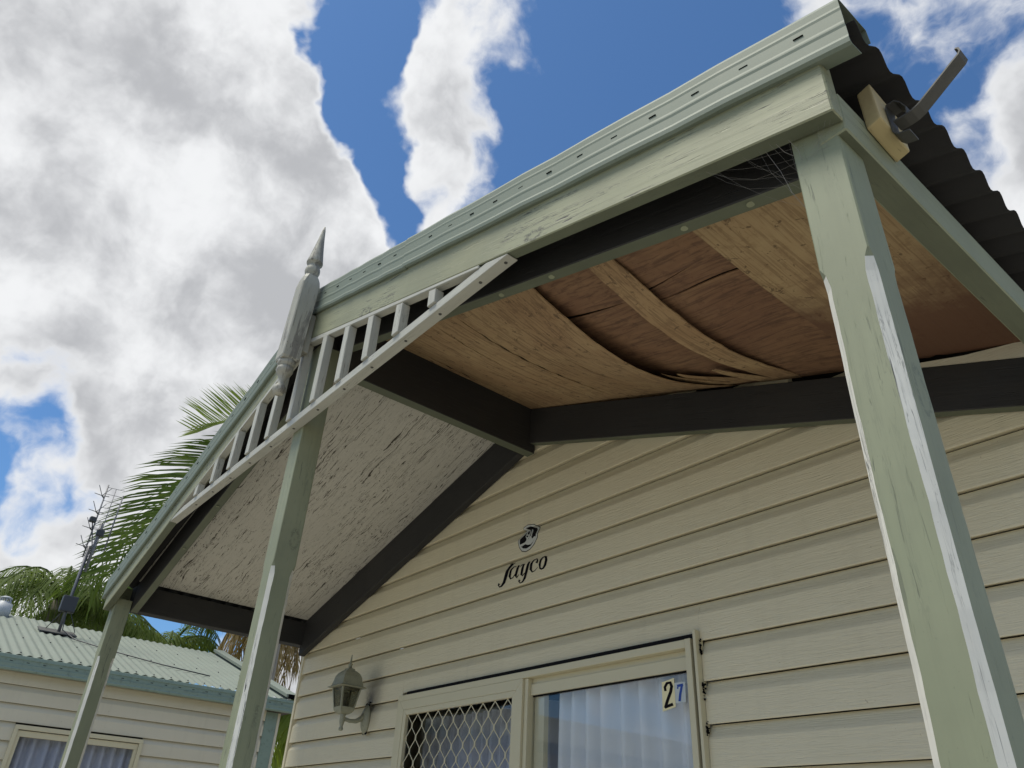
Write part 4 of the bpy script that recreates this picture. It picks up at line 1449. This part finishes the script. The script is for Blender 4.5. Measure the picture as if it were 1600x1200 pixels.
corner = nbox('corner_post', -0.10, 0.010, 3.281, 3.405, -1.3, 1.125, MT['gutter'], nb, 'z', 0.002)
nbox('corner_strip', -0.095, 0.012, 3.4055, 3.432, -1.3, 1.124, MT['siding_n'], nb, 'z', 0.001)
nbox('soffit', -0.5, 0.10, 3.28, 3.50, 1.1255, 1.150, MT['soffit'], nb)
nbox('soffit', -0.02, 0.10, -8.0, 3.279, 1.1515, 1.165, MT['soffit'], nb)
# gutter
gp = [(NX + 0.012, 1.165), (NX + 0.105, 1.123), (NX + 0.128, 1.126), (NX + 0.134, 1.140), (NX + 0.128, 1.150), (NX + 0.130, 1.178), (NX + 0.124, 1.182), (NX + 0.124, 1.212), (NX + 0.132, 1.217),
      (NX + 0.130, 1.243), (NX + 0.122, 1.246), (NX + 0.118, 1.235), (NX + 0.10, 1.14), (NX + 0.02, 1.180)]
gut = prism('gutter', [(x, -8.0, z(w)) for x, w in gp], (0, 11.53, 0), MT['gutter'], nb, (0, 1, 0), 0)
bm = bmesh.new()
for k in range(46):
    y = -2.4 + k * 0.128
    add_box(bm, (NX + 0.1235, y, z(1.194)), (NX + 0.1248, y + 0.022, z(1.199)))
tag(finish('gutter_slots', bm, MT['void'], gut), kind='stuff')
NRX, NRZ, NEX, NEZ = -10.22, 2.043, -7.745, 1.252
corrugated('roof_sheet', -8.0, 3.46, NRX, z(NRZ), NEX, z(NEZ), 0.0795, 0.0065, MT['rooftop'], nb, steps=8, rows=4)
corrugated('roof_sheet', -8.0, 3.46, NRX - 0.002, z(NRZ), -12.7, z(1.25), 0.0795, 0.0088, MT['rooftop'], nb, steps=6, rows=2)
slope = (NRZ - NEZ) / (NEX - NRX)
rz = lambda x: NEZ + (NEX - x) * slope
bcap = prism('barge_capping', [(NRX, 3.40, z(rz(NRX) + 0.02)), (NEX + 0.03, 3.40, z(rz(NEX + 0.03) + 0.02)), (NEX + 0.03, 3.40, z(rz(NEX + 0.03) + 0.055)), (NRX, 3.40, z(rz(NRX) + 0.055))],
             (0, 0.13, 0), MT['rooftop'], nb, (1, 0, -slope), 0.003)
box('barge_end', (NEX + 0.031, 3.42, z(rz(NEX) - 0.0)), (NEX + 0.034, 3.52, z(rz(NEX) + 0.045)), MT['void'], nb, 'y', 0)
bm = bmesh.new()
for row, st_ in ((0.06, 2), (0.9, 3), (1.7, 3)):
    x = NEX - row
    for k in range(0, 81, st_):
        y = -2.98 + k * 0.0795
        w = rz(x) + 0.0095
        bmesh.ops.create_icosphere(bm, subdivisions=1, radius=0.0075, matrix=Matrix.Translation((x, y + 0.002, z(w))))
tag(finish('roof_screws', bm, MT['dark_metal'], nb), kind='stuff')

# ---- television antenna on that roof
ax_, ay_ = -9.37, 1.463
az0 = rz(ax_)
ant = empty('television_antenna', (ax_, ay_, z(az0)), 'tall grid television antenna on a mast on the neighbouring roof', 'antenna')


def rod(name, pts, r, mat, parent=ant, n=6):
    bm = bmesh.new()
    tube(bm, pts, r, n)
    return finish(name, bm, mat, parent, smooth=True)


A = lambda dx_, dy_, w: (ax_ + dx_, ay_ + dy_, z(w))
rod('mast', [A(0, 0, az0 + 0.02), A(0, 0, 2.20), A(0, 0.0, 2.74)], 0.016, MT['antenna'], n=8)
rod('mast_upper', [A(0.0, 0.045, 2.46), A(0.0, 0.045, 3.02)], 0.017, MT['antenna'], n=8)
prism('base_plate', [A(-0.14, -0.19, rz(ax_ - 0.14) + 0.016), A(0.10, -0.19, rz(ax_ + 0.10) + 0.016), A(0.10, 0.17, rz(ax_ + 0.10) + 0.016), A(-0.14, 0.17, rz(ax_ - 0.14) + 0.016)], (0, 0, 0.012), MT['galv'], ant, (0, 1, 0), 0.002)
box('amplifier_box', A(-0.03, -0.075, 2.00), A(0.05, 0.075, 2.17), MT['dark_metal'], ant, 'z', 0.012, 2)
box('clamp', A(-0.03, 0.02, 2.87), A(0.03, 0.10, 2.95), MT['dark_metal'], ant, 'z', 0.01)
for a_, b_ in (((-0.1, -0.13), 2.06), ((0.08, 0.14), 2.1)):
    rod('stay', [A(*a_, az0 + 0.03), A(0, 0, b_)], 0.004, MT['dark_metal'])
grid = sub_empty('reflector', A(-0.05, 0.06, 3.0), ant)
gy0, gy1, gz0, gz1_ = -0.02, 0.17, 2.62, 3.50
for yv, rr in ((gy0, 0.008), (0.075, 0.004), (gy1, 0.008)):
    o = 0.08 if yv == gy1 else (0.0 if yv == gy0 else 0.03)
    rod('upright', [A(-0.05, yv, gz0 + o * 1.5), A(-0.05, yv, gz1_ - o)], rr, MT['antenna'], grid)
for k in range(11):
    w = gz0 + 0.02 + k * 0.083
    rod('cross_rod', [A(-0.05, gy0, w), A(-0.05, gy1, w + 0.01)], 0.003, MT['antenna'], grid, 5)
for k, w in enumerate((2.72, 2.93, 3.13, 3.33)):
    el = sub_empty('bow_tie_element', A(0.05, -0.07, w), ant)
    rod('boom', [A(-0.05, gy0, w), A(0.02, -0.06, w)], 0.007, MT['dark_metal'], el)
    for s in (-1, 1):
        rod('whisker', [A(0.02, -0.06, w), A(0.06, -0.06 + s * 0.07, w + 0.10)], 0.004, MT['antenna'], el)
        rod('whisker', [A(0.02, -0.06, w), A(0.0, -0.06 + s * 0.08, w + 0.015)], 0.0045, MT['antenna'], el)
box('balun', A(0.0, -0.10, 3.00), A(0.06, -0.03, 3.06), MT['dark_metal'], ant, 'z', 0.008)
rod('feed_cable', [A(0.03, -0.06, 3.0), A(0.02, 0.02, 2.75), A(0.02, 0.01, 2.3), A(0.03, 0.0, 2.02), A(0.06, 0.02, az0 + 0.04), A(0.3, 0.12, rz(ax_ + 0.3) + 0.02), A(0.62, 0.42, rz(ax_ + 0.62) + 0.02), A(0.95, 0.86, rz(ax_ + 0.95) + 0.02),
                   A(1.15, 1.3, rz(ax_ + 1.15) + 0.02)], 0.006, MT['dark_metal'])
# ---- vent pipe
vx, vy = -10.05, 0.955
vp = empty('roof_vent', (vx, vy, z(rz(vx))), 'grey vent pipe with a slotted cowl on the neighbouring roof', 'vent')
bm = bmesh.new()
lathe(bm, vx, vy, [(0.085, z(rz(vx) - 0.04)), (0.085, z(2.11)), (0.062, z(2.115)), (0.062, z(2.13))], 18)
finish('pipe', bm, MT['vent'], vp, smooth=True)
for k in range(8):
    a = k * math.pi / 4
    rod('cowl_bar', [(vx + 0.055 * math.cos(a), vy + 0.055 * math.sin(a), z(2.125)), (vx + 0.05 * math.cos(a), vy + 0.05 * math.sin(a), z(2.165))], 0.006, MT['vent'], vp)
bm = bmesh.new()
lathe(bm, vx, vy, [(0.062, z(2.164)), (0.058, z(2.178)), (0.03, z(2.19))], 18)
finish('cowl_cap', bm, MT['vent'], vp, smooth=True)

# ------------------------------------------------------------------ palms


def frond(parent, P0, C, P2, L, s1, s2, n, mat, w=0.032, droop=0.25, fwd=0.55, jit=0.12, seed=0, name='frond', start=0.12):
    r = random.Random(seed)
    P0, C, P2 = Vector(P0), Vector(C), Vector(P2)
    B = lambda t: P0 * (1 - t) ** 2 + C * 2 * t * (1 - t) + P2 * t * t
    bm = bmesh.new()
    tube(bm, [B(t / 10) for t in range(11)], 0.028, 5, [1 - 0.085 * t for t in range(11)])
    G_ = Vector((0, 0, -1))
    for i in range(n):
        t = start + (1 - start) * (i + r.random() * 0.7) / n
        p = B(t)
        tg = (B(min(1, t + 0.01)) - B(t - 0.01)).normalized()
        ln = L * (0.45 + 0.55 * math.sin(math.pi * min(1, 0.12 + 0.86 * t)) ** 0.7) * r.uniform(0.85, 1.1)
        if t > 0.93:
            ln *= 0.8
        for s in (s1, s2):
            d = (Vector(s).normalized() * 0.9 + tg * (fwd + 0.5 * t) + Vector((r.gauss(0, jit), r.gauss(0, jit), r.gauss(0, jit)))).normalized()
            wd = (tg - d * tg.dot(d)).normalized() * w / 2
            q0, q1, q2, q3 = p, p + d * ln * 0.4 + G_ * ln * droop * 0.10, p + d * ln * 0.75 + G_ * ln * droop * 0.42, p + d * ln + G_ * ln * droop
            a = [bm.verts.new(q0 + wd * 0.5), bm.verts.new(q0 - wd * 0.5)]
            b = [bm.verts.new(q1 + wd), bm.verts.new(q1 - wd)]
            c = [bm.verts.new(q2 + wd * 0.7), bm.verts.new(q2 - wd * 0.7)]
            e = bm.verts.new(q3)
            bm.faces.new((a[0], a[1], b[1], b[0]))
            bm.faces.new((b[0], b[1], c[1], c[0]))
            bm.faces.new((c[0], c[1], e))
    return finish(name, bm, mat, parent, Matrix.Translation(P0))


def palm(x, y, crown, label, rad=0.14):
    o = empty('palm_tree', (x, y, 0), label, 'palm', 'palms behind the neighbouring cabin')
    bm = bmesh.new()
    n = 14
    tube(bm, [(x, y, crown * k / n) for k in range(n + 1)], rad, 10, [1.25 - 0.35 * k / n + 0.05 * (k % 2) for k in range(n + 1)])
    finish('trunk', bm, MT['bark'], o, smooth=True)
    return o


def radial(p, x, y, crown, length, L, mat, n, seed, up=0.7, w=0.03, droop=0.5, az0=0, az1=6.283, density=44, tipdrop=0.55):
    r = random.Random(seed)
    for i in range(n):
        a = az0 + (az1 - az0) * (i + r.uniform(0.2, 0.8)) / n
        u = up * r.uniform(0.45, 1.25)
        hz = Vector((math.cos(a), math.sin(a), 0))
        P0 = Vector((x, y, crown))
        C = P0 + hz * length * 0.5 + Vector((0, 0, u * length))
        P2 = P0 + hz * length * r.uniform(0.85, 1.1) + Vector((0, 0, u * length * 0.6 - length * tipdrop * r.uniform(0.6, 1.2)))
        sd_ = Vector((-math.sin(a), math.cos(a), -0.25))
        sd2 = Vector((math.sin(a), -math.cos(a), -0.25))
        frond(p, P0, C, P2, L, sd_, sd2, density, mat, w, droop, seed=seed * 100 + i)


# tall palm whose crown stands behind the left slope of the porch roof
p1 = palm(-11.3, 4.55, z(5.75), 'tallest palm with long arching fronds above the roof slope', 0.16)
C1 = (-11.2, 4.55, z(5.75))
frond(p1, C1, (-10.9, 2.80, z(5.45)), (-10.7, 2.02, z(2.85)), 1.05, (0.1, -1, 0.12), (0.2, 0.6, -0.8), 92, MT['leaf'], 0.030, 0.16, 0.25, 0.07, 1)
frond(p1, C1, (-11.4, 3.0, z(5.2)), (-11.2, 2.35, z(3.0)), 1.0, (0.0, -1, -0.05), (0.1, 0.7, -0.7), 80, MT['leaf'], 0.028, 0.2, 0.3, 0.10, 2)
frond(p1, C1, (-10.9, 3.55, z(6.25)), (-10.0, 2.36, z(4.78)), 0.78, (-0.2, -0.55, 0.85), (0.1, -0.75, -0.45), 64, MT['leaf_light'], 0.030, 0.02, 0.35, 0.05, 3, start=0.3)
frond(p1, C1, (-11.6, 2.7, z(4.6)), (-11.6, 1.75, z(2.75)), 0.85, (0.2, -0.8, -0.3), (0.2, 0.5, -0.8), 40, MT['leaf'], 0.024, 0.4, 0.4, 0.16, 4)
radial(p1, -11.2, 4.55, z(5.75), 2.3, 0.8, MT['leaf'], 5, 6, 0.45, 0.034, 0.3, 0.6, 3.4)
# bushy palm low behind the ridge at the left edge
p2 = palm(-13.2, 1.95, z(2.95), 'bushy palm with drooping tips behind the antenna', 0.15)
radial(p2, -13.2, 1.95, z(2.95), 1.3, 0.42, MT['leaf'], 20, 21, 0.62, 0.020, 0.75, density=34)
p3 = palm(-13.6, 2.60, z(2.9), 'dark dense palm between antenna and farthest post', 0.15)
radial(p3, -13.6, 2.60, z(2.9), 1.1, 0.42, MT['leaf'], 16, 22, 0.4, 0.022, 0.6, density=34)
# palms seen in the gap under the side beam
p4 = palm(-14.2, 3.95, z(2.85), 'palm with thin upright fronds seen below the porch side beam', 0.13)
radial(p4, -14.2, 3.95, z(2.75), 1.1, 0.40, MT['leaf'], 13, 23, 0.62, 0.022, 0.7, density=40)
p5 = palm(-12.6, 5.0, z(3.35), 'palm with a skirt of dry brown hanging fronds', 0.10)
radial(p5, -12.6, 5.0, z(3.45), 1.5, 0.6, MT['leaf'], 8, 24, 0.55, 0.03, 0.5)
r5 = random.Random(77)
for i in range(26):
    a = i * 0.62 + r5.random() * 0.4
    hz = Vector((math.cos(a), math.sin(a), 0))
    P0 = Vector((-12.6, 5.0, z(3.30)))
    frond(p5, P0, P0 + hz * 0.62 + Vector((0, 0, 0.12)), P0 + hz * r5.uniform(0.5, 0.95) + Vector((0, 0, -r5.uniform(0.7, 1.3))), 0.30, (-hz.y, hz.x, -0.9), (hz.y, -hz.x, -0.9), 26, MT['leaf_dead'], 0.020, 0.5, 0.7, 0.2, 300 + i, 'dry_frond')
p6 = palm(-13.0, 6.0, z(1.9), 'low yellowish palm seen past the neighbouring corner post', 0.12)
radial(p6, -13.0, 6.0, z(1.9), 1.3, 0.5, MT['leaf_light'], 20, 31, 0.4, 0.03, 0.7, density=40, tipdrop=0.9)
